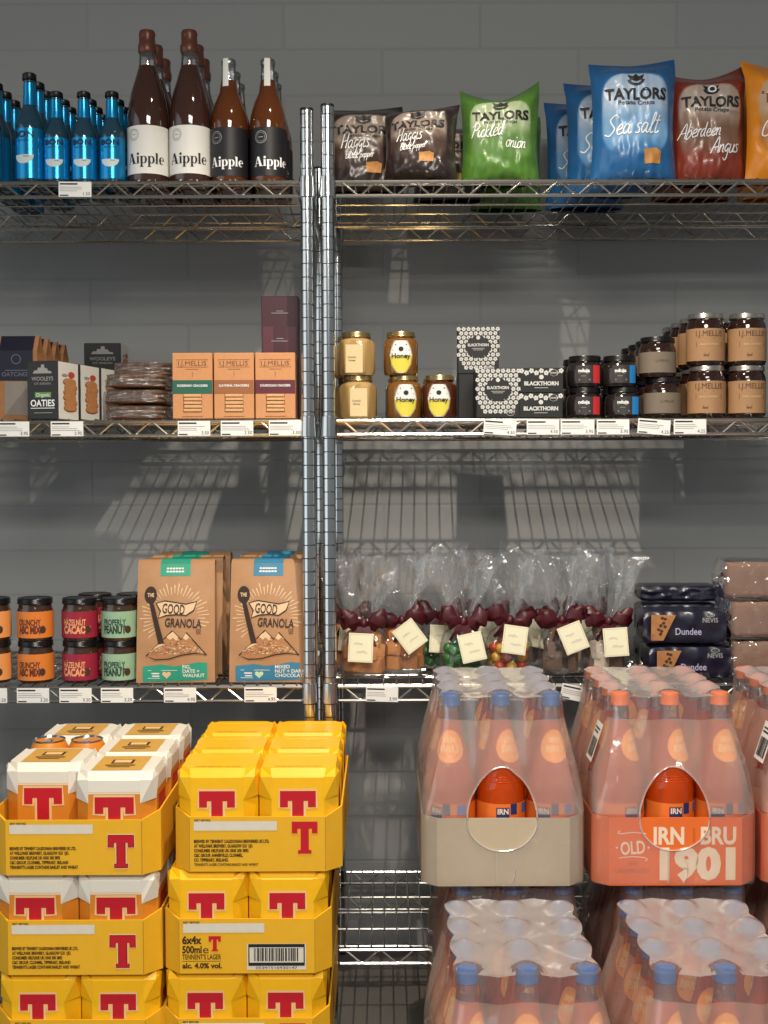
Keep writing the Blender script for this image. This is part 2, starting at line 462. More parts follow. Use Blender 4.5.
# ------------------------------------------------------------------ wire shelving
chrome = pbr('chrome_wire', (205, 204, 200), 0.22, 1.0, noise_=0.06, scale=30)
chrome_post = pbr('chrome_post', (206, 207, 206), 0.16, 1.0, noise_=0.05, scale=20)
groove = pbr('post_groove', (58, 60, 62), 0.4, 0.6)
black_pl = pbr('black_plastic', (16, 16, 17), 0.45)
UNIT_W = 1.22
PX = [(-0.1435 - UNIT_W, -0.1435), (-0.1045, -0.1045 + UNIT_W)]     # post axes of the two units
YB = YF + SD
def post_mesh(root, x, y, top):
    mb = MB(); prof = [(0.0127, 0.03)]
    zs = []
    z = 0.06
    while z < top - 0.01:
        zs.append(z); z += 0.0254
    R = 0.0127
    mb2 = [(R, 0.02)]
    for z in zs: mb2 += [(R, z - 0.0011), (R - 0.0007, z - 0.0006), (R - 0.0007, z + 0.0006), (R, z + 0.0011)]
    mb2 += [(R, top - 0.006)]
    mb.lathe(mb2, chrome_post, 20)
    for z in zs: mb.lathe([(R - .0006, z - .0005), (R - .0006, z + .0005)], groove, 20, cap0=False, cap1=False)
    p = mb.build('post', root, (x, y, 0))
    MB().lathe([(R + .0002, top - 0.006), (R, top - .001), (R - 0.003, top)], black_pl, 20).build('end_cap', p)
    MB().lathe([(0.016, 0.0), (0.016, 0.008), (0.008, 0.012), (0.008, 0.03)], black_pl, 16).build('levelling_foot', p)
def zigzag(mb, x0, x1, y, z0, z1, n, r):
    pts = []
    for i in range(n + 1):
        xm = x0 + (x1 - x0) * i / n
        pts.append((xm - .004, y, z0 if i % 2 else z1)); pts.append((xm + .004, y, z0 if i % 2 else z1))
    mb.tube(pts, r, chrome, 5)
def shelf_mesh(root, xa, xb, z):
    mb = MB(); r = 0.0033; dz = 0.0265
    zt = z - 0.0055
    n = 34
    for y in (YF, YB):
        for zz in (zt, zt - dz): mb.tube([(xa + .012, y, zz), (xb - .012, y, zz)], r, chrome)
        zigzag(mb, xa + .025, xb - .025, y, zt - dz + .002, zt - .002, n, 0.0021)
    for x in (xa, xb):
        for zz in (zt, zt - dz): mb.tube([(x, YF + .012, zz), (x, YB - .012, zz)], r, chrome)
        pts = [(x, YF + .03 + (SD - .06) * i / 10, zt - (0 if i % 2 == 0 else dz)) for i in range(11)]
        mb.tube(pts, 0.0021, chrome, 5)
    for k, fr in enumerate((.045, .24, .44, .64, .84)):
        y = YF + SD * fr
        mb.tube([(xa, y, z - .0065), (xb, y, z - .0065)], 0.0024, chrome, 5)
        if k == 3:
            mb.tube([(xa, y, z - .0065 - dz), (xb, y, z - .0065 - dz)], 0.0024, chrome, 5)
            zigzag(mb, xa + .02, xb - .02, y, z - .0065 - dz, z - .0065, n, 0.0020)
    x = xa + 0.026
    while x < xb - 0.02:
        mb.tube([(x, YF, z - .0018), (x, YB, z - .0018)], 0.0018, chrome, 5, cap=False); x += 0.0254
    return mb.build('wire_shelf', root)
def collar(root, x, y, z):
    MB().lathe([(0.0135, -.034), (0.0168, -.033), (0.0152, .005), (0.0140, .006), (0.0128, .006)], chrome_post, 24).build('collar', root, (x, y, z))
for k, lab in ((0, 'chrome wire shelving unit whose end post stands behind the yellow beer trays'), (1, 'chrome wire shelving unit carrying the crisps, honey and gift bags')):
    xa, xb = PX[k]
    u = thing('shelving_unit', lab, 'shelving', (0, 0, 0), group='chrome wire shelving units along the wall')
    top = wz(108 if k == 0 else 104, YF)
    for x in (xa, xb):
        for y in (YF, YB): post_mesh(u, x, y, top)
    for S in (S1, S2, S3, S4):
        shelf_mesh(u, xa, xb, S)
        for x in (xa, xb):
            for y in (YF, YB): collar(u, x, y, S - 0.002)

# ------------------------------------------------------------------ shelf-edge price labels
paper = pbr('label_paper', (226, 226, 222), 0.6, noise_=0.02)
ink = pbr('black_ink', (28, 28, 30), 0.6)
faint = pbr('grey_print', (140, 140, 140), 0.7)
def price_label(px, S, label, price, rot=0.0, wd=0.062, title=0.6):
    mb = MB(); h = 0.0285
    mb.box((0, 0, 0), (wd, 0.0012, h), paper, 0.0003)
    mp = flat(-0.0009)
    mb.rect(-wd * .46, h * .30, -wd * .46 + wd * title * .9, h * .40, ink, mp)
    random.seed(int(px))
    for q in range(3): mb.rect(-wd * .46, h * (.12 - .12 * q), wd * random.uniform(.05, .40), h * (.15 - .12 * q), faint, mp)
    mb.rect(-wd * .46, -h * .44, -wd * .2, -h * .36, ink, mp)
    mb.text(price, wd * .46, -h * .29, h * .21, ink, mp, align='R')
    Y = YF - 0.0062
    z = S - 0.0055 - 0.0135
    o = mb.build('price_label', None, (wx(px, Y, z), Y, z))
    o.rotation_euler = (0, rot, 0)
    tag(o, label, 'price label', 'price labels clipped along the shelf edges')
price_label(75, S1, 'white price label on the top shelf edge under the blue bottles', '1.50', .01)
price_label(13, S2, 'white price label below the navy banded paper bag', '3.95')
price_label(67, S2, 'white price label below the black oaties box', '2.95')
price_label(194, S2, 'white price label below the green banded cracker box', '3.50')
price_label(237, S2, 'white price label below the brown banded cracker box', '3.50')
price_label(285, S2, 'white price label below the burgundy banded cracker box', '3.50')
price_label(500, S2, 'white price label tilted below the large floral salt box', '4.50', .07)
price_label(543, S2, 'white price label below the pair of flat black cartons', '4.50')
price_label(577.5, S2, 'white price label below the red tabbed jars', '5.95', wd=.0645)
price_label(613, S2, 'white price label below the blue tabbed jars', '5.95')
price_label(654, S2, 'white price label tilted below the grey labelled jars', '4.25', .08)
price_label(690, S2, 'white price label below the silver lidded chutney jars', '4.25')
price_label(-9, S3, 'white price label cut by the photo edge below pale orange jars', '3.20')
price_label(33, S3, 'white price label below the orange crunchy nut butter', '3.20')
price_label(75.5, S3, 'white price label below the crimson nut butter', '3.20')
price_label(117, S3, 'white price label below the mint green nut butter', '3.20')
price_label(180, S3, 'white price label below the granola pouch with green bands', '4.95')
price_label(260.5, S3, 'white price label below the granola pouch with blue bands', '4.95')
price_label(382, S3, 'white price label below the gift bag of fudge', '3.99', .03)
price_label(577, S3, 'white price label tilted behind the blue capped bottle pack', '3.99', .22)

# ------------------------------------------------------------------ top shelf: drinks
glass_blue = pbr('blue_tonic_glass', (34, 66, 84), 0.07, coat=0.5)
foil_blue = pbr('blue_foil', (24, 140, 196), 0.22, 0.55, noise_=.08)
cap_dark = pbr('dark_cap', (22, 24, 28), 0.35, 0.3)
white_ink = pbr('white_ink', (235, 236, 236), 0.55)
navy_ink = pbr('navy_ink', (14, 28, 58), 0.5)
clear = film('clear_glass', (190, 200, 200), 0.12, 0.05, 0.9)
def bon(h, R, rot_lab, neck):
    root = thing('tonic_bottle', 'x', 'bottle', group='blue labelled tonic bottles on the top shelf')
    k = h
    prof = [(R * .9, 0), (R, .006), (R, .50 * k), (R * .96, .55 * k), (R * .72, .63 * k), (neck * 1.12, .70 * k), (neck, .78 * k), (neck * .95, .93 * k)]
    MB().lathe(prof, glass_blue, 24).build('glass_body', root)
    MB().lathe([(neck * 1.12, .935 * k), (neck * 1.18, .94 * k), (neck * 1.12, k - .002), (neck * .9, k)], cap_dark, 24).build('cap', root)
    r = interp(prof)
    mb = MB(); mpl = lambda x, z: ((R + .0007) * sin(x / R), -(R + .0007) * cos(x / R), z)
    mb.sheet(lambda u, v: mpl((u - .5) * 2 * pi * R * .9, .03 * k + v * .45 * k), 28, 1, foil_blue)
    mpt = lambda x, z: ((R + .0012) * sin((x + rot_lab) / R), -(R + .0012) * cos((x + rot_lab) / R), z)
    mb.text('BON', 0, .425 * k, .055 * k, navy_ink, mpt, bold=.04, wd=R * 1.5)
    mb.text('ACCORD', 0, .37 * k, .018 * k, navy_ink, mpt, wd=R * 1.0)
    mb.disc(0, .24 * k, R * .72, R * .62, pbr('pale_fruit', (206, 216, 216), .5), mpt, 20, a0=pi, a1=2 * pi); mb.text('tonic', R * .2, .225 * k, .016 * k, navy_ink, lambda x, z: ((R + .0017) * sin((x + rot_lab) / R), -(R + .0017) * cos((x + rot_lab) / R), z))
    mb.build('label', root)
    mb = MB(); mn = lambda u, v: ((lambda zz: ((r(zz) + .0006) * sin((u - .5) * 5), -(r(zz) + .0006) * cos((u - .5) * 5), zz))((.705 + .2 * v) * k))
    mb.sheet(mn, 20, 4, foil_blue); mb.build('neck_foil', root)
    return Proto(root)
ordn = ['front', 'second', 'third', 'fourth', 'fifth', 'sixth', 'seventh']
def column(proto, px, Y0, z, pitch, n, what, jx=0.0, group=None, rz=None):
    x0 = wx(px, Y0, z + .05)
    for i in range(n):
        pre = 'front bottle' if i == 0 else ordn[i] + ' bottle back'
        proto.place((x0 + jx * i, Y0 + pitch * i, z), what.replace('#', pre), rz=(random.uniform(-.5, .5) if i else 0) if rz is None else rz, group=group)
tall = bon(.210, .0270, -.006, .0115)
short = bon(.174, .0238, 0, .0112)
column(tall, -12, 2.388, S1, .0575, 6, '# in the leftmost column of tall blue tonic bottles')
column(tall, 30.5, 2.385, S1, .0575, 5, '# in the column of tall blue tonic bottles beside the short ones')
column(short, 57, 2.383, S1, .052, 4, '# in the first short blue tonic column after the tall bottles')
column(short, 84.5, 2.383, S1, .052, 4, '# in the middle short blue tonic column')
column(short, 112.5, 2.383, S1, .052, 4, '# in the short blue tonic column beside the white labelled cider')

cider = pbr('rose_cider', (62, 38, 32), 0.06, coat=0.6, noise_=.1, scale=8)
amber = pbr('amber_cider', (84, 44, 18), 0.06, coat=0.6, noise_=.1, scale=8)
foil_red = pbr('copper_foil', (104, 62, 50), 0.38, 0.35, noise_=.2, scale=60, bump=.3)
lab_white = pbr('white_label', (222, 220, 214), 0.6, noise_=.02)
lab_black = pbr('black_label', (24, 23, 28), 0.5, noise_=.05)
stamp_grey = pbr('stamp_grey', (150, 148, 145), .6)
def stamp(mb, cx, cz, r, mat, mp):
    mb.disc(cx, cz, r, r, mat, mp, 24, r0=.9); mb.disc(cx, cz, r * .72, r * .72, mat, mp, 20, r0=.93)
    mb.rect(cx - r * .4, cz - r * .06, cx + r * .4, cz + r * .06, mat, mp)
def big_cider():
    root = thing('cider_bottle', 'x', 'bottle', group='white labelled cider bottles on the top shelf')
    R = .0396
    K = .945
    body = [(R * .93, 0), (R, .008), (R, .125), (R * .985, .145), (R * .82, .185), (R * .60, .215), (R * .42, .240)]
    body = [(r, z * K) for r, z in body]
    b = MB().lathe(body, cider, 32).build('bottle_body', root)
    MB().lathe([(R * .42, .2402 * K), (R * .385, .262 * K), (R * .365, .278 * K)], clear, 24, cap0=False, cap1=False).build('clear_neck', root)
    MB().lathe([(r, z * K) for r, z in ((.0162, .266), (.0178, .270), (.0178, .282), (.0158, .286), (.0150, .300), (.0160, .307), (.0140, .312))], foil_red, 24, fn=lambda a, z: 1 + .03 * sin(7 * a + z * 300)).build('foil_cap', root)
    mb = MB(); mp = cyl(R + .0007); mp2 = cyl(R + .0013)
    mb.sheet(lambda u, v: mp((u - .5) * .118, .015 + v * .091), 24, 1, lab_white)
    didone(mb, -.0372, .034, .0134, ink, mp2)
    stamp(mb, -.022, .089, .011, stamp_grey, mp2)
    mb.build('label', root)
    return Proto(root)
bc = big_cider()
column(bc, 148.5, 2.402, S1, .084, 3, '# in the white labelled cider column next to the blue bottles')
column(bc, 190.5, 2.402, S1, .084, 3, '# in the white labelled cider column next to the black labels')
def small_cider():
    root = thing('cider_bottle', 'x', 'bottle', group='black labelled cider bottles on the top shelf')
    R = .0350
    body = [(R * .93, 0), (R, .008), (R, .122), (R * .97, .138), (R * .78, .165), (R * .52, .187), (R * .42, .212)]
    K = .93; body = [(r, z * K) for r, z in body]
    MB().lathe(body, amber, 32).build('bottle_body', root)
    MB().lathe([(R * .42, .2122 * K), (R * .385, .228 * K), (R * .37, .246 * K)], clear, 24, cap0=False, cap1=False).build('clear_neck', root)
    MB().lathe([(r, z * K) for r, z in ((.0135, .244), (.0143, .246), (.0143, .253), (.012, .256))], pbr('silver_cap', (150, 152, 155), .3, .9), 24).build('cap', root)
    mb = MB(); rr = lambda z: .0154 - (z / K - .187) * .02 + .0014
    mb.sheet(lambda u, v: ((lambda z: (rr(z) * sin(-.5 + u * .75), -rr(z) * cos(-.5 + u * .75), z))((.193 + v * .062) * K)), 8, 4, lab_white)
    mb.build('neck_strip', root)
    mb = MB(); mp = cyl(R + .0007); mp2 = cyl(R + .0013)
    mb.sheet(lambda u, v: mp((u - .5) * .150, .010 + v * .092), 28, 1, lab_black)
    didone(mb, -.030, .028, .0120, white_ink, mp2)
    stamp(mb, -.016, .083, .012, stamp_grey, mp2)
    mb.build('label', root)
    return Proto(root)
sc_ = small_cider()
column(sc_, 229.5, 2.397, S1, .076, 3, '# in the black labelled cider column next to the white labels', rz=-.18)
column(sc_, 268.5, 2.397, S1, .076, 3, '# in the black labelled cider column next to the chrome post', rz=.12)

# ------------------------------------------------------------------ top shelf: crisps
def mixc(a, b, t): return tuple(x + (y - x) * t for x, y in zip(a, b))
def crisp_proto(kind, base, dark, panel, low, w_, h_, words_, lc=(0, 0, 0), wordmark=(34, 32, 34), group=None, dep=.085, chip=None, emb=True):
    """pillow bag: lc = extra height of the left corner, the middle and the right corner of the top seal"""
    root = thing('crisp_bag', 'x', 'crisps', group=group)
    nu, nv = 56, 84
    def top(u): return lc[0] * max(0, -u) ** 1.3 + lc[2] * max(0, u) ** 1.3 + lc[1] * (1 - u * u)
    def surf(u, v, sgn, e=0.0):
        U = 2 * u - 1
        th = dep / 2 * (max(0, 1 - abs(U) ** 3.0) ** .75) * max(0, (1 - ((v - .42) / .58) ** 4 if v > .42 else 1 - ((.42 - v) / .47) ** 5)) ** .8
        if v > .9: th *= max(0, (1 - v) / .1) ** .7
        pin = 1 - .07 * sin(pi * min(1, v / .92)) if v < .92 else 1
        nn = noise.noise(Vector((u * 5, v * 6, kind * 3.1 + sgn))) * .006 + noise.noise(Vector((u * 14, v * 10, kind + 5 + sgn))) * .0025
        nn *= min(1, th / .015)
        x = U * w_ / 2 * pin
        z = v * h_ + top(U) * max(0, (v - .55) / .45) ** 1.6
        bend = .02 * max(0, v - .85) / .15
        return (x, sgn * (th + nn * 1.0) + bend - (e if sgn < 0 else 0), z)
    mb = MB(); inkc = []
    for sgn in (-1, 1):
        vs = [surf(i / nu, j / nv, sgn) for j in range(nv + 1) for i in range(nu + 1)]
        fs = []
        for j in range(nv):
            for i in range(nu):
                q = (j * (nu + 1) + i, j * (nu + 1) + i + 1, (j + 1) * (nu + 1) + i + 1, (j + 1) * (nu + 1) + i)
                fs.append(q if sgn < 0 else tuple(reversed(q)))
        mb.add(vs, fs, painted('crisp_print', .32, .15), True)
        for j in range(nv + 1):
            for i in range(nu + 1):
                u, v = 2 * i / nu - 1, j / nv
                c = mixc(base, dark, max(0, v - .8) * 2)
                if sgn < 0:
                    q = max(abs(u / .80) ** 3 + abs((v - .52) / .34) ** 4, 0)
                    t = max(0, min(1, (1.08 - q) / .16))
                    hill = .50 + .03 * noise.noise(Vector((u * 3, kind, 2)))
                    pc = mixc(low, panel, max(0, min(1, (v - hill + .04) / .12)))
                    pc = mixc(pc, base, max(0, min(1, (.34 - v) / .15)))
                    n_ = noise.noise(Vector((u * 4, v * 9, kind + 9)))
                    pc = mixc(pc, low, max(0, min(.5, n_ * 1.2)) if v < .6 else 0)
                    c = mixc(c, pc, t)
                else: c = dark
                inkc.append(srgb(c))
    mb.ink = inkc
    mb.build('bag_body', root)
    ev = lambda x, z: surf(max(0, min(1, .5 + x / w_)), max(0, min(1, z / h_)), -1, .0016)
    m2 = MB(); wm = pbr('wordmark_%d' % kind, wordmark, .5)
    m2.text('TAYLORS', 0, h_ * .68, h_ * .092, wm, ev, wd=w_ * .74, bold=.035)
    m2.text('Potato Crisps', 0, h_ * .605, h_ * .034, wm, ev, wd=w_ * .44, bold=.015)
    if emb:
        m2.disc(0, h_ * .80, w_ * .10, h_ * .05, wm, ev, 16, r0=.62, a0=pi, a1=2 * pi)
        m2.poly([(-.012, h_ * .80), (-.016, h_ * .845), (-.006, h_ * .83), (0, h_ * .85), (.006, h_ * .83), (.016, h_ * .845), (.012, h_ * .80), (0, h_ * .785)], wm, ev)
    if kind == 4: m2.disc(.002, h_ * .805, .0085, .0085, white_ink, lambda x, z: surf(.5 + x / w_, z / h_, -1, .0024), 18, r0=.62)  # light reflection on the emblem, drawn in as a white ring
    for (t, x, z, k, rise) in words_:
        script(m2, t, x * w_, z * h_, k, white_ink, ev, .14, .28, rise)
    if chip:
        m2.poly([(x * w_, z * h_) for x, z in [(chip[0] - .09, chip[1] + .06), (chip[0] + .06, chip[1] + .075), (chip[0] + .12, chip[1] + .05), (chip[0] + .10, chip[1] - .05), (chip[0] - .08, chip[1] - .055)]], pbr('crisp_photo', (176, 124, 66), .6, noise_=.3, scale=90), ev)
    m2.build('front_print', root)
    return Proto(root)
gH = 'dark brown haggis crisp bags'; gB = 'blue sea salt crisp bags'; gG = 'green pickled onion crisp bags'; gR = 'red aberdeen angus crisp bags'; gO = 'orange cheddar crisp bags'
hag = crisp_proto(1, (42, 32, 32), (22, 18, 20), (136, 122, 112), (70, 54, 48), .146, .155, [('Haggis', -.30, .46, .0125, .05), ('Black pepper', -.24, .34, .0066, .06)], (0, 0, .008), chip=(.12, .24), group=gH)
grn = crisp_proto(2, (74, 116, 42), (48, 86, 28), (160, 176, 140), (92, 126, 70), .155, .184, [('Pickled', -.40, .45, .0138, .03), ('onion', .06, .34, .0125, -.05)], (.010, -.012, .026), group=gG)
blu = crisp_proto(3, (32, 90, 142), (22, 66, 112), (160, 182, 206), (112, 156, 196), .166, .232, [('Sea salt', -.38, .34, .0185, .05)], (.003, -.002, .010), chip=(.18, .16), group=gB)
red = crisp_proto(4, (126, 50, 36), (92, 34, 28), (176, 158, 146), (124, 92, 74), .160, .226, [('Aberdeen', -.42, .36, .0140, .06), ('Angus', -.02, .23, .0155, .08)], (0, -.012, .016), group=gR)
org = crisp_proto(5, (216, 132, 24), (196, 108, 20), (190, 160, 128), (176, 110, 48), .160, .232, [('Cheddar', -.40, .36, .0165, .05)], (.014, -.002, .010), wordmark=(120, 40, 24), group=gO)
def bag(p, px, Y, label, rz=0, rx=0): return p.place((wx(px, Y, S1 + .05), Y, S1 + .004), label, rz=rz, rx=rx)
bag(hag, 363, 2.500, 'brown haggis crisp bag against the chrome post', .05, -.04).scale = (1.12, 1, 1.13)
bag(hag, 420, 2.402, 'slumped brown haggis crisp bag showing a gold crisp', -.20, -.10).scale = (1, 1, .97)
bag(hag, 448, 2.575, 'brown crisp bag half hidden behind the green bag', -.1, -.04)
bag(grn, 500, 2.425, 'green pickled onion crisp bag with torn looking top corners', -.06, -.05)
bag(grn, 506, 2.665, 'green crisp bag hidden behind the front pickled onion bag', .05, -.03)
bag(blu, 633, 2.400, 'front blue sea salt crisp bag with a crisp photo', -.04, -.03)
bag(blu, 606, 2.525, 'second blue crisp bag peeking out behind the front one', .04, -.03)
bag(blu, 584, 2.655, 'third blue crisp bag at the back of the blue column', .0, -.03)
bag(red, 706, 2.435, 'red aberdeen angus crisp bag with brown picture', .03, -.03)
bag(red, 690, 2.575, 'red crisp bag hidden behind the front angus bag', .0, -.03)
bag(org, 784, 2.425, 'orange cheddar crisp bag cut by the photo edge', .12, -.03)
bag(org, 776, 2.570, 'orange crisp bag behind the front cheddar bag', .0, -.03)

# ------------------------------------------------------------------ second shelf, left: biscuits
kraft = pbr('kraft_card', (196, 138, 92), 0.7, noise_=.10, scale=140)
kraft_dk = pbr('kraft_paper', (150, 104, 66), 0.75, noise_=.14, scale=70, bump=.15)
navy_lab = pbr('navy_label', (24, 24, 42), 0.45, noise_=.05)
dim_blue = pbr('dim_print', (92, 94, 112), .6)
window_f = pbr('grey_window', (134, 126, 118), 0.25, noise_=.12, scale=60)
box_black = pbr('black_carton', (36, 36, 37), 0.5, noise_=.06)
biscuit = pbr('biscuit', (186, 126, 78), 0.8, noise_=.25, scale=120, bump=.4)
biscuit_dk = pbr('biscuit_shade', (70, 42, 26), .8); biscuit_mid = pbr('toasted_biscuit', (140, 84, 46), .8)
green_band = pbr('green_band', (36, 92, 76), .5); brown_band = pbr('brown_band', (146, 92, 54), .5); wine_band = pbr('wine_band', (92, 34, 48), .5)
wine_card = pbr('wine_carton', (58, 18, 32), .45, noise_=.06)
wine_lt = pbr('wine_gloss', (84, 38, 52), .35)
crisp_film = film('wrapper_film', (170, 150, 130), .10, .08, .9, bump=.9, scale=70)

def gusset_bag():
    root = thing('oatcake_bag', 'x', 'paper bag', group='kraft bags with navy bands')
    w_, d, h = .088, .046, .170
    mb = MB()
    mb.add([(-w_/2, -d/2, 0), (w_/2, -d/2, 0), (w_/2, d/2, 0), (-w_/2, d/2, 0), (-w_/2, -d/2, h*.82), (w_/2, -d/2, h*.82), (w_/2, d/2, h*.82), (-w_/2, d/2, h*.82),
            (-w_/2, -.004, h), (w_/2, -.004, h), (w_/2, .004, h), (-w_/2, .004, h), (w_/2 - .008, 0, h*.80), (-w_/2 + .008, 0, h*.80), (w_/2 - .006, 0, .01), (-w_/2 + .006, 0, .01)],
           [(3, 2, 1, 0), (0, 1, 5, 4), (2, 3, 7, 6), (1, 14, 12, 5), (14, 2, 6, 12), (3, 15, 13, 7), (15, 0, 4, 13), (4, 5, 9, 8), (6, 7, 11, 10), (5, 12, 9), (12, 6, 10, 9), (7, 13, 11), (13, 4, 8, 11), (8, 9, 10, 11)], kraft_dk)
    mb.build('bag_body', root)
    front = plane((0, -d/2 - .0006, 0), (1, 0, 0), (0, 0, 1)); slope = plane((0, -d/2 - .0006, h*.82), (1, 0, 0), (0, (d/2 - .004) / (h*.18), 1))
    mb = MB(); mb.rect(-w_*.36, h*.47, w_*.40, h*.82, navy_lab, front); mb.rect(-w_*.36, 0, w_*.40, h*.18, navy_lab, slope)
    f2 = plane((0, -d/2 - .0012, 0), (1, 0, 0), (0, 0, 1))
    mb.disc(0.002, h*.72, .010, .010, dim_blue, f2, 16, r0=.82); mb.rect(-.02, h*.585, .024, h*.595, dim_blue, f2)
    mb.text('OATCAKES', .002, h*.545, .008, dim_blue, f2, bold=.02)
    mb.build('navy_band', root)
    MB().rect(-w_*.24, .012, w_*.28, h*.46, window_f, front).build('window', root)
    return Proto(root)
gb = gusset_bag()
for i in range(4):
    Y = 2.470 + i * .058
    gb.place((wx(16.5, 2.45, S2) + (0.002 * i), Y, S2), 'kraft bag with navy band, ' + ['front of its row at the left edge', 'second of its row behind the front one', 'third of its row behind the front one', 'last of its row near the wall'][i])

def oaties():
    root = thing('oatcake_box', 'x', 'biscuit box', group='black oaties boxes')
    w_, d, h = .064, .086, .112
    MB().box((0, 0, h/2), (w_, d, h), box_black, .0012).build('carton', root)
    f = flat(-d/2 - .0005); f1 = flat(-d/2 - .0009)
    mb = MB()
    mb.poly([(-.020, .088), (-.016, .094), (-.010, .094), (-.009, .099), (-.003, .099), (-.002, .105), (.004, .105), (.005, .098), (.010, .098), (.012, .093), (.018, .092), (.020, .088)], stamp_grey, f)
    mb.text('WOOLEYS', 0, .078, .0075, stamp_grey, f, wd=.045, bold=.01); mb.text('OF ARRAN', 0, .0685, .0045, stamp_grey, f, wd=.034)
    mb.rect(-.016, .042, .018, .052, pbr('leaf_green', (96, 140, 70), .5), f); mb.text('Organic', .001, .047, .0065, white_ink, f1, wd=.028)
    mb.text('OATIES', 0, .0315, .0125, white_ink, f, wd=.050, bold=.02); mb.rect(-.025, .021, .025, .0222, white_ink, f); mb.rect(-.018, .012, .020, .0132, stamp_grey, f)
    mb.build('front_print', root)
    sd = plane((w_/2 + .0005, 0, 0), (0, 1, 0), (0, 0, 1)); sd1 = lambda x, z: sd(x, z) + Vector((.0004, 0, 0)); sd2 = lambda x, z: sd(x, z) + Vector((.0008, 0, 0))
    mb = MB(); mb.rect(-d/2 + .001, .001, d/2 - .001, h - .001, lab_white, sd)
    for q in range(6):
        mb.disc(.006 + .003 * sin(q * 2), .0225 + q * .0100, .0285, .0075, biscuit_mid, sd1, 18); mb.disc(.006 + .003 * sin(q * 2), .0245 + q * .0100, .028, .0068, biscuit, sd2, 18)
    mb.disc(.012, .088, .014, .006, pbr('tomato_red', (190, 70, 50), .5), sd2, 14); mb.disc(-.016, .086, .012, .003, stamp_grey, sd2, 12)
    mb.build('side_picture', root)
    return Proto(root)
oa = oaties()
A = -.21
def oat(px, Y, label, rz=A, z=S2): oa.place((wx(px, Y, z), Y, z), label, rz=rz)
oat(53.5, 2.408, 'black and white oaties box turned to show front and side')
def oat2(i, label): oa.place((wx(53.5, 2.408, S2) + .0215 * i, 2.408 + .0862 * i, S2), label, rz=A)
oat2(1, 'second oaties box behind the first, its white side showing')
oat2(2, 'third oaties box half hidden behind the second')
oat2(3, 'fourth oaties box at the back of the turned row')
x_ = wx(102, 2.70, S2)
oa.place((x_ - .02, 2.748, S2 + .0335), 'oaties box lying on its side under the upright back box', rz=-pi / 2, rx=0, ry=0).rotation_euler = (0, pi / 2, 0)
oa.place((x_ + .002, 2.745, S2 + .0672), 'black oaties box standing highest at the back of its shelf', rz=0).scale = (1.25, 1, 1)

def wrapped():
    root = thing('biscuit_pack', 'x', 'biscuits', group='clear wrapped brown biscuit packs')
    a, b, h = .053, .036, .028
    mb = MB(); random.seed(3)
    for q in range(3):
        mb.lathe([(.92, q * .0088), (1, q * .0088 + .003), (1, q * .0088 + .0055), (.9, q * .0088 + .008)], pbr('dark_biscuit', (112, 74, 48), .8, noise_=.25, scale=120, bump=.4), 30, c=(0, 0), fn=lambda t, z: 1 / (abs(cos(t)) ** 5 + abs(sin(t)) ** 5) ** .2)
    mb.v = [(x * a, y * b, z + .001) for x, y, z in mb.v]
    mb.build('biscuits', root)
    mb = MB()
    def fx(u, v):
        t = u * 2 * pi; zz = v
        s = 1.07 if 0.12 < v < .88 else (.3 if v in (0, 1) else .9)
        r = s / (abs(cos(t)) ** 4 + abs(sin(t)) ** 4) ** .25
        x, y = r * cos(t) * a * 1.04, r * sin(t) * b * 1.08
        n = noise.noise(Vector((x * 90, y * 90, v * 6)))
        return (x * (1 + .05 * n), y * (1 + .05 * n), max(.0, v * (h + .001) + n * .0016 * (0 < v < 1)))
    mb.sheet(fx, 48, 8, crisp_film, False)
    for sg in (-1, 1):
        mb.sheet(lambda u, v: (sg * (a * .95 + v * .012), (u - .5) * b * 1.5 * (1 - .3 * v), .006 + .012 * (1 - v) + .003 * sin(u * 22)), 14, 3, crisp_film, False)
    mb.build('wrapper', root)
    return Proto(root)
wr = wrapped()
for i in range(3): wr.place((wx(139, 2.415, S2), 2.415, S2 + i * .0305), 'clear wrapped biscuit pack, ' + ['bottom', 'middle', 'top'][i] + ' of the front stack', rz=[.05, -.04, .06][i])
for i in range(4): wr.place((wx(146, 2.515, S2), 2.515, S2 + i * .0305), 'clear wrapped biscuit pack, ' + ['bottom', 'second', 'third', 'top'][i] + ' of the taller rear stack', rz=[.03, -.06, .02, -.03][i])

def cracker_box(band, words_, lab):
    root = thing('cracker_box', lab, 'biscuit box', group='kraft cracker boxes in a row')
    w_, d, h = .0765, .055, .126
    MB().box((0, 0, h/2), (w_, d, h), kraft, .0010).build('carton', root)
    f = flat(-d/2 - .0005); f1 = flat(-d/2 - .0010); f2 = flat(-d/2 - .0015); line = pbr('brown_print', (112, 72, 44), .6)
    mb = MB(); fr = [(-.030, .099), (.030, .099), (.030, .113), (-.030, .113)]
    mb.ribbon(fr, .0007, line, f, closed=True); mb.text('I.J.MELLIS', 0, .106, .0088, line, f, wd=.054); mb.rect(-.012, .0945, .012, .0953, line, f); mb.rect(-.0004, .080, .0004, .090, line, f); mb.rect(-.02, .004, .02, .0048, line, f)
    mb.build('front_print', root)
    mb = MB(); mb.rect(-w_/2 + .0002, .048, w_/2 - .0002, .074, band, f); mb.text(words_, 0, .0635, .0042, white_ink, f1, wd=.058, bold=.02); mb.build('colour_band', root)
    mb = MB(); mb.rect(-.018, .013, .018, .048, biscuit_mid, f)
    for q in range(5): mb.box(((q % 2) * .001, -d/2 - .0012, .0165 + q * .0070), (.034, .0014, .0054), pbr('pale_cracker', (206, 160, 114), .8, noise_=.2, scale=120), .0008, M=None)
    mb.build('window', root)
    return root
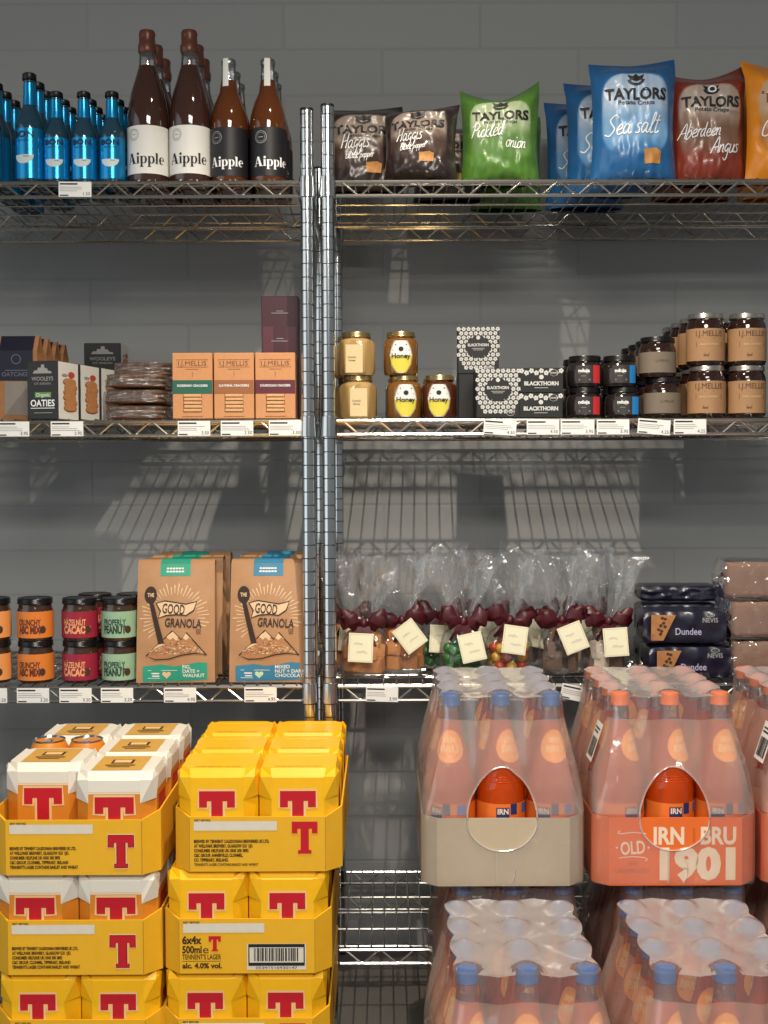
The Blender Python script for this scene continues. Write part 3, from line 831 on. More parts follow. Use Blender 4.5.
for px, band, t, lab in ((192.5, green_band, 'ROSEMARY CRACKERS', 'kraft cracker box with green band and biscuit window'), (234, brown_band, 'OATMEAL CRACKERS', 'kraft cracker box with brown band and biscuit window'), (275.3, wine_band, 'SOURDOUGH CRACKERS', 'kraft cracker box with burgundy band and biscuit window')):
    cracker_box(band, t, lab).location = (wx(px, 2.365, S2 + .06), 2.392, S2)
def wine_box():
    root = thing('burgundy_box', 'x', 'biscuit box', group='burgundy boxes stacked behind the cracker boxes')
    w_, d, h = .073, .06, .122
    MB().box((0, 0, h/2), (w_, d, h), wine_card, .001).build('carton', root)
    f = flat(-d/2 - .0005); f1 = flat(-d/2 - .001)
    mb = MB(); mb.rect(-.034, .004, .032, .062, wine_lt, f); mb.rect(-.013, .004, .013, .062, wine_card, f1)
    for z, wd in ((.092, .014), (.088, .034), (.038, .014), (.033, .034)): mb.rect(-wd/2, z, wd/2, z + .0012, stamp_grey, flat(-d/2 - .0014))
    mb.build('front_print', root)
    return Proto(root)
wb = wine_box()
for i, (Y, z, lab) in enumerate(((2.475, 0, 'burgundy box, bottom of the stack behind the burgundy banded crackers'), (2.475, .1225, 'burgundy box standing on top of its stack, highest beside the post'), (2.55, 0, 'burgundy box at the back behind the burgundy stack'))):
    wb.place((wx(281.5, Y, S2 + .1), Y, S2 + z), lab)

# ------------------------------------------------------------------ second shelf, right: jars and salt
gold_lid = pbr('gold_lid', (186, 162, 112), 0.25, 0.9)
silver_lid = pbr('silver_lid', (190, 188, 184), 0.22, 0.9)
black_lid = pbr('black_lid', (20, 19, 20), 0.28, 0.2)
honey_set = pbr('set_honey', (168, 138, 88), 0.10, coat=.6, noise_=.06, scale=20)
honey_am = pbr('amber_honey', (112, 72, 26), 0.08, coat=.6, noise_=.1, scale=20)
honey_dk = pbr('dark_honey', (72, 34, 18), 0.08, coat=.6, noise_=.1, scale=20)
yellow_l = pbr('yellow_label', (204, 190, 66), .5, noise_=.05); cream = pbr('cream_label', (206, 184, 140), .55)
def jar_lathe(root, body, lid, R, h, lr, lh, hexa=False):
    fn = (lambda a, z: 1 / max(cos((a + pi/2 + pi/6) % (pi/3) - pi/6), .5) * .93 if .006 < z < h - lh - .012 else 1) if hexa else None
    n = 48
    MB().lathe([(R * .92, 0), (R, .006 + .0001), (R, h - lh - .013), (R * .93, h - lh - .006), (lr * .94, h - lh - .002), (lr * .94, h - lh)], body, n, fn=fn).build('jar_body', root)
    MB().lathe([(lr, h - lh), (lr * 1.03, h - lh + .0015), (lr, h - lh + .003), (lr, h - .0025), (lr * .96, h - .0004), (lr * .86, h), (lr * .84, h - .0008)], lid, 36).build('lid', root)
def hex_jar():
    root = thing('honey_jar', 'x', 'jar', group='hexagonal jars of set honey')
    jar_lathe(root, honey_set, gold_lid, .0345, .0835, .0285, .011, True)
    mb = MB(); f = flat(-.0345 * .93 - .0015)
    mb.rect(-.0165, .004, .0165, .058, cream, f); mb.text('Scottish', -.004, .034, .0035, ink, flat(-.0345 * .93 - .002), align='C'); mb.text('Honey', -.004, .028, .0035, ink, flat(-.0345 * .93 - .002), align='C')
    mb.build('label', root)
    return Proto(root)
hj = hex_jar()
hj.place((wx(358, 2.405, S2), 2.405, S2), 'cream hexagonal honey jar at the bottom beside the post', rz=.06)
hj.place((wx(356.5, 2.405, S2), 2.405, S2 + .0838), 'cream hexagonal honey jar stacked on top beside the post', rz=-.1)
hj.place((wx(352, 2.482, S2), 2.482, S2), 'hexagonal honey jar at the bottom of the second row', rz=.3)
hj.place((wx(352, 2.482, S2), 2.482, S2 + .0838), 'hexagonal honey jar peeking out behind the top front one', rz=.3)
def honey(kind, mat):
    root = thing('honey_jar', 'x', 'jar', group='round jars with yellow honey labels')
    R = .0335
    jar_lathe(root, mat, gold_lid, R, .0835, .028, .0105)
    mb = MB(); m1, m2, m3 = cyl(R + .0006), cyl(R + .0010), cyl(R + .0014)
    oct_ = lambda sx, sz, cz: [(sx * a, cz + sz * b) for a, b in ((-.55, 1), (.55, 1), (.85, .55), (1, .1), (.85, -.5), (.4, -1), (-.4, -1), (-.85, -.5), (-1, .1), (-.85, .55))]
    mb.poly(oct_(.0240, .0310, .034), lab_white, m1)
    mb.poly([(-.0228, .036), (.0228, .036), (.0195, .0195), (.0088, .0045), (-.0088, .0045), (-.0195, .0195)], yellow_l, m2)
    mb.ribbon(oct_(.0230, .0300, .034), .0008, ink, m3, closed=True)
    mb.text('Honey', 0, .0360, .0095, ink, m3, wd=.038, bold=.03); mb.rect(-.012, .0565, .012, .0585, ink, m3); mb.disc(0, .049, .0050, .0045, ink, m3, 12); mb.rect(-.017, .0465, .017, .0478, ink, m3)
    mb.build('label', root)
    return Proto(root)
ha = honey(0, honey_am); hd = honey(1, honey_dk)
ha.place((wx(404, 2.402, S2), 2.402, S2), 'amber honey jar with yellow label at the bottom of its pair', rz=.10)
ha.place((wx(401, 2.402, S2), 2.402, S2 + .0838), 'honey jar with yellow label on top of the amber pair', rz=.0)
ha.place((wx(402, 2.48, S2), 2.48, S2), 'amber honey jar hidden behind the front honey pair', rz=.4)
hd.place((wx(439.5, 2.402, S2), 2.402, S2), 'single dark honey jar with yellow label beside the black cartons', rz=-.08)
hd.place((wx(437, 2.48, S2), 2.48, S2), 'dark honey jar behind the single dark one', rz=-.3)

salt_black = pbr('salt_carton', (20, 20, 22), .5, noise_=.05)
bone = pbr('bone_print', (196, 196, 192), .6)
def flowers(mb, region, f, cell, r, seed):
    random.seed(seed)
    for (x, z) in region:
        a0 = random.random() * 6
        for q in range(5):
            a = a0 + q * 2 * pi / 5
            mb.disc(x + cos(a) * r * .55, z + sin(a) * r * .55, r * .42, r * .42, bone, f, 7)
def scallop(cx, cz, r, n, amp):
    return [(cx + (r + amp * abs(sin(n * t / 2))) * cos(t), cz + (r * .86 + amp * abs(sin(n * t / 2))) * sin(t)) for t in [2 * pi * k / 72 for k in range(72)]]
def salt_box():
    root = thing('salt_carton', 'x', 'carton', group='large floral salt cartons')
    w_, d, h = .083, .083, .094
    MB().box((0, 0, h/2), (w_, d, h), salt_black, .001).build('carton', root)
    f, f1, f2 = flat(-d/2 - .0004), flat(-d/2 - .0009), flat(-d/2 - .0013)
    mb = MB(); reg = []; c = .0098
    for i in range(9):
        for j in range(10):
            x, z = -.039 + i * c + (j % 2) * c / 2, h - .004 - j * c * .88
            if abs(x) > .0395 or z < .012 + (.010 if abs(x) > .03 else 0): continue
            reg.append((x, z))
    flowers(mb, reg, f, c, .0047, 5)
    mb.poly(scallop(0, .054, .0235, 12, .0035), salt_black, f1)
    mb.text('BLACKTHORN', 0, .058, .0055, bone, f2, wd=.042, bold=.035); mb.disc(0, .0725, .004, .004, bone, f2, 10); mb.rect(-.013, .0505, .013, .0512, bone, f2); mb.rect(-.010, .0475, .010, .0482, bone, f2)
    mb.disc(.024, .012, .0085, .0085, stamp_grey, f2, 20, r0=.88); mb.rect(.0165, .0105, .0315, .0135, stamp_grey, f2)
    mb.build('front_print', root)
    return Proto(root)
sb = salt_box()
sb.place((wx(498, 2.367, S2), 2.41, S2), 'large floral salt carton at the front beside the flat ones', rz=.0)
sb.place((wx(479, 2.50, S2), 2.54, S2), 'large black salt carton under the raised floral one', rz=pi)
sb.place((wx(479, 2.50, S2), 2.54, S2 + .0945), 'large floral salt carton raised on top at the back', rz=-.04)
def flat_box():
    root = thing('salt_carton', 'x', 'carton', group='flat black salt cartons')
    w_, d, h = .085, .085, .0475
    MB().box((0, 0, h/2), (w_, d, h), salt_black, .001).build('carton', root)
    f, f2 = flat(-d/2 - .0004), flat(-d/2 - .0010)
    mb = MB(); flowers(mb, [(-.038 + i * .0095, .042 - (i % 2) * .004) for i in range(9)], f, .01, .0052, 8)
    mb.text('BLACKTHORN', 0, .018, .0075, bone, f2, wd=.066, bold=.045); mb.disc(0, .030, .0045, .0045, bone, f2, 10); mb.rect(-.013, .009, .013, .0098, bone, f2)
    mb.disc(.024, .038, .0075, .0065, salt_black, flat(-d/2 - .0007), 20); mb.disc(.024, .038, .0075, .0065, stamp_grey, f2, 20, r0=.88); mb.rect(.018, .0365, .030, .0395, stamp_grey, f2)
    mb.build('front_print', root)
    return Proto(root)
fb = flat_box()
fb.place((wx(541, 2.367, S2), 2.412, S2), 'flat black salt carton at the bottom of its pair')
fb.place((wx(541, 2.367, S2), 2.412, S2 + .048), 'flat black salt carton on top of its pair', rz=.02)

jar_dark = pbr('dark_jar', (34, 28, 27), .12, coat=.5, noise_=.1)
jar_lab_dk = pbr('charcoal_label', (50, 46, 46), .5)
def tab_jar(col, name):
    root = thing('spread_jar', 'x', 'jar', group=name + ' tabbed dark jars')
    R, h = .0345, .0595
    jar_lathe(root, jar_dark, black_lid, R, h, .0310, .012)
    mb = MB(); m1, m2 = cyl(R + .0006), cyl(R + .0011)
    mb.sheet(lambda u, v: m1(-.028 + .052 * u, .006 + .034 * v), 14, 1, jar_lab_dk)
    mb.text('nduja', -.012, .030, .0065, white_ink, m2, wd=.022, bold=.03); mb.rect(-.022, .024, -.003, .0248, stamp_grey, m2); mb.rect(-.018, .019, -.008, .0198, stamp_grey, m2); mb.rect(-.022, .0112, .0, .0135, stamp_grey, m2)
    mb.build('label', root)
    mb = MB(); mb.sheet(lambda u, v: cyl(R + .0012)(.006 + .016 * u, .006 + .034 * v), 6, 1, col); mb.build('colour_tab', root)
    return Proto(root)
rj = tab_jar(pbr('red_tab', (186, 44, 46), .45), 'red'); bj = tab_jar(pbr('blue_tab', (32, 122, 190), .45), 'blue')
for k, (P_, nm, px, dz) in enumerate(((rj, 'red', 584.5, (0, -1)), (bj, 'blue', 623, (3, -1)))):
    for i in range(2):
        P_.place((wx(px + (0, -4)[i] * k, 2.400, S2), 2.400, S2 + i * .0602), 'dark jar with a %s tab at the %s of the front pair' % (nm, ('bottom', 'top')[i]), rz=.15 + .08 * i * k)
    for i in range(2):
        P_.place((wx(px, 2.402, S2), 2.475, S2 + i * .0602), 'dark %s tabbed jar, %s of the pair behind the front' % (nm, ('lower', 'upper')[i]), rz=.5)
grey_lab = pbr('grey_label', (112, 100, 86), .65, noise_=.06, scale=60)
kraft_lab = pbr('kraft_label', (158, 120, 84), .65, noise_=.08, scale=90)
brown_ink = pbr('brown_ink', (66, 42, 28), .6)
chut = pbr('chutney', (38, 22, 18), .10, coat=.6, noise_=.2)
def mellis(kind, lab, lid, R, h, group):
    root = thing('chutney_jar', 'x', 'jar', group=group)
    jar_lathe(root, chut, lid, R, h, R * .93, .011)
    mb = MB(); m1, m2, m3 = cyl(R + .0006), cyl(R + .0010), cyl(R + .0014)
    z0, z1 = (.008, h - .030)
    mb.sheet(lambda u, v: m1((u - .5) * R * 4.4, z0 + (z1 - z0) * v), 28, 1, lab)
    if kind:
        mb.text('I.J.MELLIS', 0, z1 - .010, .0105, brown_ink, m2, wd=.054); mb.rect(-.009, z1 - .0205, .009, z1 - .0198, brown_ink, m2)
        mb.rect(-.026, z1 - .036, .026, z1 - .025, brown_ink, m2); mb.text('REAL CHUTNEY', 0, z1 - .0305, .0038, cream, m3, wd=.036)
        script(mb, 'hand', -.012, z0 + .0085, .0032, brown_ink, m2)
    else:
        mb.text('I.J.MELLIS', 0, (z0 + z1) / 2 + .003, .004, brown_ink, m2, wd=.026); mb.rect(-.015, (z0 + z1) / 2 - .004, .015, (z0 + z1) / 2 - .0034, brown_ink, m2)
    mb.build('label', root)
    return Proto(root)
gj = mellis(0, grey_lab, black_lid, .0355, .0775, 'grey labelled dark jars')
kj = mellis(1, kraft_lab, silver_lid, .0362, .1, 'silver lidded chutney jars with kraft labels')
for i in range(2): gj.place((wx((662, 657)[i], 2.402, S2), 2.402, S2 + i * .078), 'grey labelled jar at the %s of the front pair' % ('bottom', 'top')[i], rz=.05)
for r in range(1, 4):
    for i in range(2): gj.place((wx(660, 2.402, S2), 2.402 + .074 * r, S2 + i * .078), 'grey labelled jar, %s of the %s pair back' % (('lower', 'upper')[i], ordn[r]), rz=.3 * r)
for r in range(4):
    for c, px in enumerate((706, 746)):
        for i in range(2):
            Y = 2.405 + .0765 * r
            x = wx((706.5, 746.5)[c] - (1.5 if i else 0) * (c == 0), 2.405, S2 + .05) + (0 if r == 0 else .002)
            kj.place((x, Y, S2 + i * .1005), 'silver lidded chutney jar, %s of the %s pair in the %s column' % (('lower', 'upper')[i], ordn[r], ('left kraft', 'right kraft')[c]), rz=-.12 + .1 * i if r == 0 and c == 0 else (.04 if r == 0 else .3 * r))
dj = mellis(0, box_black, black_lid, .0355, .085, 'black labelled jars at the photo edge')
for i in range(2): dj.place((wx(788, 2.41, S2), 2.41, S2 + i * .0855), 'black jar at the right photo edge, %s of two' % ('lower', 'upper')[i])

# ------------------------------------------------------------------ third shelf, left: nut butters and granola
glass_br = pbr('nut_butter_glass', (60, 40, 28), .10, coat=.6, noise_=.2)
def nut(col, tcol, l1, l2, group):
    root = thing('nut_butter_jar', 'x', 'jar', group=group)
    R, h = .0345, .0820
    jar_lathe(root, glass_br, black_lid, R, h, .0335, .012)
    lm = pbr('label_' + group.split()[0], col, .45, noise_=.05); tm = pbr('print_' + group.split()[0], tcol, .5)
    mb = MB(); m1, m2 = cyl(R + .0006), cyl(R + .0011)
    mb.sheet(lambda u, v: m1((u - .5) * R * 3.9 + .002, .006 + .051 * v), 26, 1, lm)
    mb.text(l1, -.001, .0365, .0115, tm, m2, wd=.046, bold=.03); mb.text(l2, -.001, .0225, .0145, tm, m2, wd=.046, bold=.05)
    mb.rect(-.021, .0125, .019, .0142, tm, m2); mb.rect(-.016, .0445, .012, .0455, tm, m2)
    mb.disc(.026, .022, .0065, .0075, brown_ink, m2, 14); mb.rect(.015, .026, .032, .0285, faint, cyl(R + .0014))
    mb.build('label', root)
    return Proto(root)
nutspec = ((-6.5, (226, 150, 84), (176, 96, 40), 'SMOOTH', 'ALMOND', 'pale orange almond butter jars', 'pale orange nut butter jar cut by the photo edge'),
           (36, (214, 122, 48), (96, 36, 22), 'CRUNCHY', 'ABC MIX', 'orange crunchy nut butter jars', 'orange crunchy nut butter jar'),
           (80.5, (146, 30, 54), (224, 158, 108), 'HAZELNUT', 'CACAO', 'crimson cacao nut butter jars', 'crimson cacao nut butter jar'),
           (120, (142, 176, 146), (34, 62, 48), 'PROPERLY', 'PEANUT', 'mint peanut butter jars', 'mint green peanut butter jar'))
for px, c1, c2, l1, l2, g, lab in nutspec:
    P_ = nut(c1, c2, l1, l2, g)
    for r in range(2 if px > 60 else 1):
        for i in range(2):
            Y = 2.398 + .075 * r
            P_.place((wx(px, 2.398, S3 + .04) + .012 * r, Y, S3 + i * .0825), lab + ', ' + ('lower of the front pair' if r == 0 and i == 0 else 'upper of the front pair' if r == 0 else 'lower of the rear pair' if i == 0 else 'upper of the rear pair'), rz=-.12 + .06 * i + (.5 * r))

pouch_m = pbr('kraft_pouch', (170, 128, 90), .55, noise_=.10, scale=60, bump=.06)
pouch_lt = pbr('kraft_light_ink', (216, 184, 146), .6)
choc_ink = pbr('chocolate_ink', (50, 32, 24), .55)
oat1 = pbr('oat_tone', (190, 148, 108), .7); oat2 = pbr('oat_deep_tone', (140, 94, 62), .7)
def pouch(band, lines, lab, group, heart):
    root = thing('granola_pouch', lab, 'granola', group=group)
    w_, h, d = .152, .229, .085
    def surf(u, v, e=0.0):
        bulge = .010 * sin(pi * min(1, max(0, v))) * (1 - (2 * u - 1) ** 2)
        y = -d/2 + .030 * v ** 1.4 - bulge - e + noise.noise(Vector((u * 5, v * 6, .3))) * .0012
        ww = w_ * (1 - .02 * v)
        return ((u - .5) * ww, y, v * h)
    mb = MB(); mb.sheet(lambda u, v: surf(u, v), 24, 34, pouch_m)
    yt = surf(.5, 1)[1]
    # folded-over top, back and gussets
    pr = lambda u, v: ((u - .5) * w_ * .98, yt + v * .035, h - .004 * v + .010 * sin(pi * v))
    mb.sheet(pr, 8, 4, pouch_m)
    mb.sheet(lambda u, v: ((u - .5) * w_ * .98, yt + .035 + (d - .02 - yt - .035 - d/2) * (v), h - .004 - v * (h - .004)), 8, 6, pouch_m)
    for sg in (0, 1):
        vs, fs = [], []
        for k in range(13):
            v = k / 12; p = surf(sg, v)
            yb = yt + .035 + (d - .02 - yt - .035 - d/2) * (1 - (v * h) / (h - .004)) if v < 1 else yt + .035
            vs += [p, (p[0] - (.012 if sg else -.012) * min(1, 6 * v * (1.05 - v)), (p[1] + yb) / 2, p[2]), ((-.5 + sg) * w_ * .98, yb, p[2])]
        for k in range(12):
            a, b = 3 * k, 3 * k + 3
            fs += [(a, a + 1, b + 1, b), (a + 1, a + 2, b + 2, b + 1)]
        mb.add(vs, fs if sg else [tuple(reversed(q)) for q in fs], pouch_m)
    mb.add([(-w_/2, -d/2, 0), (w_/2, -d/2, 0), (w_/2, d/2 - .02, 0), (-w_/2, d/2 - .02, 0)], [(3, 2, 1, 0)], pouch_m)
    mb.build('pouch_body', root)
    MX, MZ = .148 / 440, h / 700
    def G(e): return lambda cx, cy: surf(.5 + (cx - 290) / 440, (880 - cy) / 700, e)
    # helpers in picture coordinates (y down) -> flip for text
    g1, g2, g3, g4 = G(.0006), G(.0011), G(.0016), G(.0021)
    up = lambda g: (lambda x, z: g(x, -z))
    mb = MB()
    for q in range(34):
        a = pi * (-.10 + 1.32 * q / 33); r0, r1 = 128 + 8 * (q % 2), 186 + 14 * sin(q * 2.3)
        c = (285, 490)
        mb.ribbon([(c[0] + r0 * cos(a), -c[1] + r0 * sin(a)), (c[0] + r1 * cos(a), -c[1] + r1 * sin(a))], lambda t: 3 + 4 * t, pouch_lt, up(g1))
    mb.poly([(185, -412), (230, -398), (290, -408), (350, -418), (408, -404), (392, -452), (350, -480), (300, -474), (240, -478), (196, -494), (206, -455)], pouch_lt, up(g2))
    mb.ribbon([(180, -410), (230, -396), (290, -406), (350, -416), (410, -402), (394, -452), (350, -482), (300, -476), (240, -480), (194, -497), (206, -455)], 7, choc_ink, up(g3), closed=True)
    mb.disc(148, -362, 36, 50, choc_ink, up(g3), 24); mb.poly([(138, -400), (162, -398), (228, -645), (196, -650)], choc_ink, up(g3))
    mb.text('THE', 148, -362, 22, pouch_lt, up(g4), wd=38, bold=.03)
    mb.text('GOOD', 280, -443, 56, choc_ink, up(g4), wd=126, bold=.015, rot=-.08)
    mb.text('GRANOLA', 335, -526, 50, choc_ink, up(g3), wd=206, bold=.02, rot=-.05)
    mb.text('CO', 420, -573, 20, choc_ink, up(g3), wd=26, bold=.02); mb.rect(408, -592, 434, -589, choc_ink, up(g3))
    mount = [(125, -720), (275, -570), (325, -622), (352, -582), (465, -718), (400, -705), (330, -714), (250, -738), (180, -742)]
    mb.poly(mount, pbr('granola_tone', (168, 120, 80), .7, noise_=.3, scale=300), up(g1))
    for pk in ([(275, -572), (240, -608), (262, -625), (278, -612), (296, -628), (310, -606)], [(352, -584), (332, -612), (350, -628), (368, -612), (384, -622)], [(180, -664), (160, -686), (230, -650), (205, -645)]): mb.poly(pk, pouch_lt, up(g2))
    random.seed(11)
    for q in range(120):
        x = random.uniform(150, 445); zt = min(615 + abs(x - 300) * .45, 690); z = random.uniform(zt + 8, 708)
        if abs(x - 300) > 150 and z < 690: continue
        mb.disc(x, -z, random.uniform(4, 12), random.uniform(2, 5), random.choice((oat1, oat2, pouch_lt)), up(g2), 6)
    mb.ribbon(mount, 7, choc_ink, up(g3), closed=True)
    mb.build('front_artwork', root)
    mb = MB()
    mb.poly([(106, -782), (150, -778), (210, -770), (280, -782), (360, -770), (420, -758), (468, -764), (468, -862), (380, -868), (106, -874)], band, up(g1))
    for k, t in enumerate(lines): mb.text(t, 330, -(785 + 26 * k), 20, lab_white, up(g2), align='L', bold=.02)
    mb.poly([(240 + 24 * (16 * sin(t) ** 3) / 16, -832 + 24 * (13 * cos(t) - 5 * cos(2 * t) - 2 * cos(3 * t) - cos(4 * t)) / 16) for t in [2 * pi * k / 28 for k in range(28)]], heart, up(g2))
    for y in (806, 852): mb.rect(135, -y - 1.5, 300 if y < 820 else 205, -y + 1.5, lab_white, up(g2))
    for y, a in ((824, 44), (840, 40)): mb.rect(200 - a, -y - 4, 200, -y + 4, lab_white, up(g2))
    mb.build('colour_band', root)
    mb = MB()
    mb.sheet(lambda u, v: g1(200 + 172 * u, 252 - 72 * v), 6, 4, band)
    mb.sheet(lambda u, v: (lambda p: (p[0], p[1], p[2] + .0008))(pr(.5 + (200 + 172 * u - 290) / 440, v)), 6, 4, band)
    for y, a in ((208, 100), (226, 104)):
        for s in range(6): mb.rect(286 - a / 2 + s * a / 6, -y - 5, 286 - a / 2 + (s + .82) * a / 6, -y + 5, lab_white, up(g2))
    mb.build('top_sticker', root)
    return Proto(root)
teal = pbr('teal_band', (40, 148, 122), .45); blue_b = pbr('steel_blue_band', (52, 124, 158), .45)
pg = pouch(teal, ['FIG,', 'DATE +', 'WALNUT'], 'x', 'granola pouches with green bands', pouch_lt)
pb = pouch(blue_b, ['MIXED', 'NUT + DARK', 'CHOCOLATE'], 'x', 'granola pouches with blue bands', pbr('pale_mint', (190, 216, 180), .5))
for P_, px, nm, rz in ((pg, 173.5, 'green', .035), (pb, 268, 'blue', -.03)):
    for r in range(3):
        P_.place((wx(px, 2.362, S3 + .1) + (.006, .004, .006)[r] * (1 if r else 0), 2.415 + .105 * r, S3), 'kraft granola pouch with %s bands, %s of its row' % (nm, ('front', 'middle', 'back')[r]), rz=rz if r == 0 else -rz)

# ------------------------------------------------------------------ third shelf, right: gift bags, cakes, wrapped loaves
cello = film('cellophane', (214, 214, 212), .03, .05, .62, bump=.5, scale=45, edge=.13)
satin = pbr('burgundy_satin', (66, 8, 20), .42, coat=.1, noise_=.15, scale=50)
card_tag = pbr('cream_tag', (222, 216, 186), .6, noise_=.03)
def chunk(kind, seed):
    random.seed(seed); bm = bmesh.new()
    if kind == 'sweet': bmesh.ops.create_uvsphere(bm, u_segments=12, v_segments=8, radius=.011)
    else:
        bmesh.ops.create_cube(bm, size=.032 if kind == 'fudge' else .030)
        bmesh.ops.bevel(bm, geom=list(bm.edges), offset=.0025, segments=2, affect='EDGES')
        sc_v = Vector((1, .9, .85)) if kind == 'fudge' else Vector((.55, .9, 1.25))
        for v in bm.verts: v.co = Vector((v.co.x * sc_v.x, v.co.y * sc_v.y, v.co.z * sc_v.z)) + noise.noise_vector(v.co * 90 + Vector((seed, 0, 0))) * .0012
    return bm
fudge_m = pbr('fudge', (206, 142, 86), .7, noise_=.2, scale=60, bump=.3)
sweet_ms = {'green': [pbr('green_foil', (26, 112, 40), .25, .3)], 'red': [pbr('red_sweet', (186, 62, 24), .18, coat=.6), pbr('yellow_sweet', (206, 156, 40), .18, coat=.6)],
            'fudge': [fudge_m], 'nougat': [pbr('pale_nougat', (206, 190, 170), .6, noise_=.15), pbr('chocolate_piece', (112, 84, 68), .5, noise_=.2)], 'choc': [pbr('dark_chocolate', (112, 90, 76), .45, noise_=.25), pbr('chocolate_piece', (74, 52, 42), .5)]}
_chunk = {}
def gift(kind, seed, tagrot, label, loc, rz=0, bow_rot=0.0, tag_off=(0.012, -.012)):
    root = thing('gift_bag', label, 'gift bag', loc, rz, 'cellophane gift bags tied with burgundy bows')
    random.seed(seed)
    piece = {'green': 'sweet', 'red': 'wrapped_sweet', 'fudge': 'fudge_piece', 'nougat': 'nougat_piece', 'choc': 'chocolate_piece'}[kind]
    ck = 'sweet' if kind in ('green', 'red') else ('fudge' if kind == 'fudge' else 'slab')
    k = 0
    for z in ((.0155, .034, .052, .067) if kind in ('green', 'red') else (.0240, .0520, .077)):
        m = (6 if z < .06 else 3) if kind in ('green', 'red') else (4 if z < .06 else 2)
        for q in range(m):
            a = 2 * pi * q / m + z * 40 + random.uniform(-.2, .2); r = {6: .0285, 3: .014, 4: .0245, 2: .015}[m]
            mt = sweet_ms[kind][(q + int(z * 100)) % len(sweet_ms[kind])]
            key = (ck, mt.name, (q + seed) % 3)
            if key not in _chunk:
                o = MB().bm(chunk(ck, q), mt, True).build(piece); _chunk[key] = o.data
            else:
                o = bpy.data.objects.new(piece, _chunk[key]); COL.objects.link(o)
            o.parent = root; o.location = (r * cos(a) * 1.05, r * sin(a) * .8, z + random.uniform(-.001, .001))
            o.rotation_euler = (random.uniform(-.2, .2), random.uniform(-.2, .2), a + random.uniform(-.4, .4)) if ck != 'sweet' else (0, 0, 0)
    # clear bag: body, neck, crumpled fan
    NZ = [(.026, 0), (.046, .004), (.047, .03), (.046, .06), (.037, .084), (.014, .100), (.0075, .108), (.010, .114), (.022, .130), (.034, .155), (.046, .185), (.056, .215), (.060, .235)]
    mb = MB(); n = 40; vs = []
    for (r, z) in NZ:
        fl = max(0, min(1, (z - .1) / .06))
        for i in range(n):
            a = 2 * pi * i / n
            zig = (1 if i % 2 else -1) * (.05 + .16 * fl) if r < .040 or fl else 0
            nn = noise.noise(Vector((cos(a) * 2.2, sin(a) * 2.2, z * 22 + seed * 7))) * (.10 + .45 * fl) + noise.noise(Vector((a * 2.5, z * 60, seed * 3))) * .32 * fl
            rr = r * (1 + zig + nn)
            flat_y = .86 - .28 * fl
            vs.append((rr * cos(a), rr * sin(a) * flat_y, max(0, z + (fl > .8) * .045 * noise.noise(Vector((a * 1.6, seed, 1))) + (fl > 0) * .012 * noise.noise(Vector((a * 3, z * 50, seed))))))
    fs = [(k * n + i, k * n + (i + 1) % n, (k + 1) * n + (i + 1) % n, (k + 1) * n + i) for k in range(len(NZ) - 1) for i in range(n)]
    fs.append(tuple(reversed(range(n))))
    mb.add(vs, fs, cello, False)
    mb.build('cellophane_bag', root)
    # bow
    mb = MB(); Rb = Matrix.Translation((0, -.016, .108)) @ Matrix.Rotation(bow_rot, 4, 'Y') @ Matrix.Scale(1.22, 4)
    for sg in (-1, 1):
        bm = bmesh.new(); bmesh.ops.create_uvsphere(bm, u_segments=20, v_segments=12, radius=1)
        for v in bm.verts:
            t = max(0, (v.co.x + 1) / 2)
            pinch = .25 + .95 * t ** .7
            q = noise.noise(v.co * 1.7 + Vector((seed * 3, sg, 0))); v.co = Vector((sg * (.002 + (.036 + .010 * q) * t), v.co.y * .010 * pinch + .004 * t, v.co.z * .0185 * pinch * (1 + .5 * q) + (.010 + .012 * noise.noise(Vector((seed, sg, 4)))) * t + .003 * sin(v.co.z * 5 + t * 9 + seed)))
        if sg < 0: bmesh.ops.reverse_faces(bm, faces=bm.faces)
        mb.bm(bm, satin, True, Rb)
    bm = bmesh.new(); bmesh.ops.create_uvsphere(bm, u_segments=14, v_segments=10, radius=1)
    for v in bm.verts: v.co = Vector((v.co.x * .007, v.co.y * .008, v.co.z * .009))
    mb.bm(bm, satin, True, Rb)
    for sg, L in ((-1, .030), (1, .040)):
        th = .0008
        pth = lambda u, v: Rb @ Vector((sg * (.003 + .014 * v) + (u - .5) * .013, -.006 - .006 * sin(v * 3) + .003 * u, -.004 - L * v + .006 * (abs(u - .5) * 2) * (v > .95)))
        mb.sheet(pth, 4, 8, satin)
    mb.build('bow', root)
    # gift tag
    mb = MB(); M = Matrix.Translation((tag_off[0], -.050, .108 + tag_off[1])) @ Matrix.Rotation(tagrot, 4, 'Y') @ Matrix.Rotation(-.14, 4, 'X')
    mb.box((0, 0, -.0285), (.0480, .0010, .056), card_tag, .0002, M=M)
    mp = lambda x, z: tuple(M @ Vector((x, -.0009, z)))
    mb.ribbon([(-.0215, -.0540), (.0215, -.0540), (.0215, -.0030), (-.0215, -.0030)], .0006, faint, mp, closed=True)
    random.seed(seed + 50)
    for (x0, z0, nw) in ((-.013, -.022, 9), (-.007, -.038, 11)):
        mb.ribbon([(x0 + .0021 * q, z0 + .0014 * q * 0 + random.uniform(.001, .0085 if q % 4 == 0 else .0045) * (1 if q % 2 else -.3)) for q in range(nw)], .0006, faint, mp, smooth_pts=4)
    mb.build('gift_tag', root)
    return root
SCRIPT['G'] = SCRIPT['C']
def gb_at(px, Y, *a, **k):
    kind, seed, tr, label = a
    return gift(kind, seed, tr, label, (wx(px, Y, S3 + .06), Y, S3), **k)
gb_at(364, 2.432, 'fudge', 1, .05, 'gift bag of fudge nearest the chrome post', tag_off=(-.004, -.014))
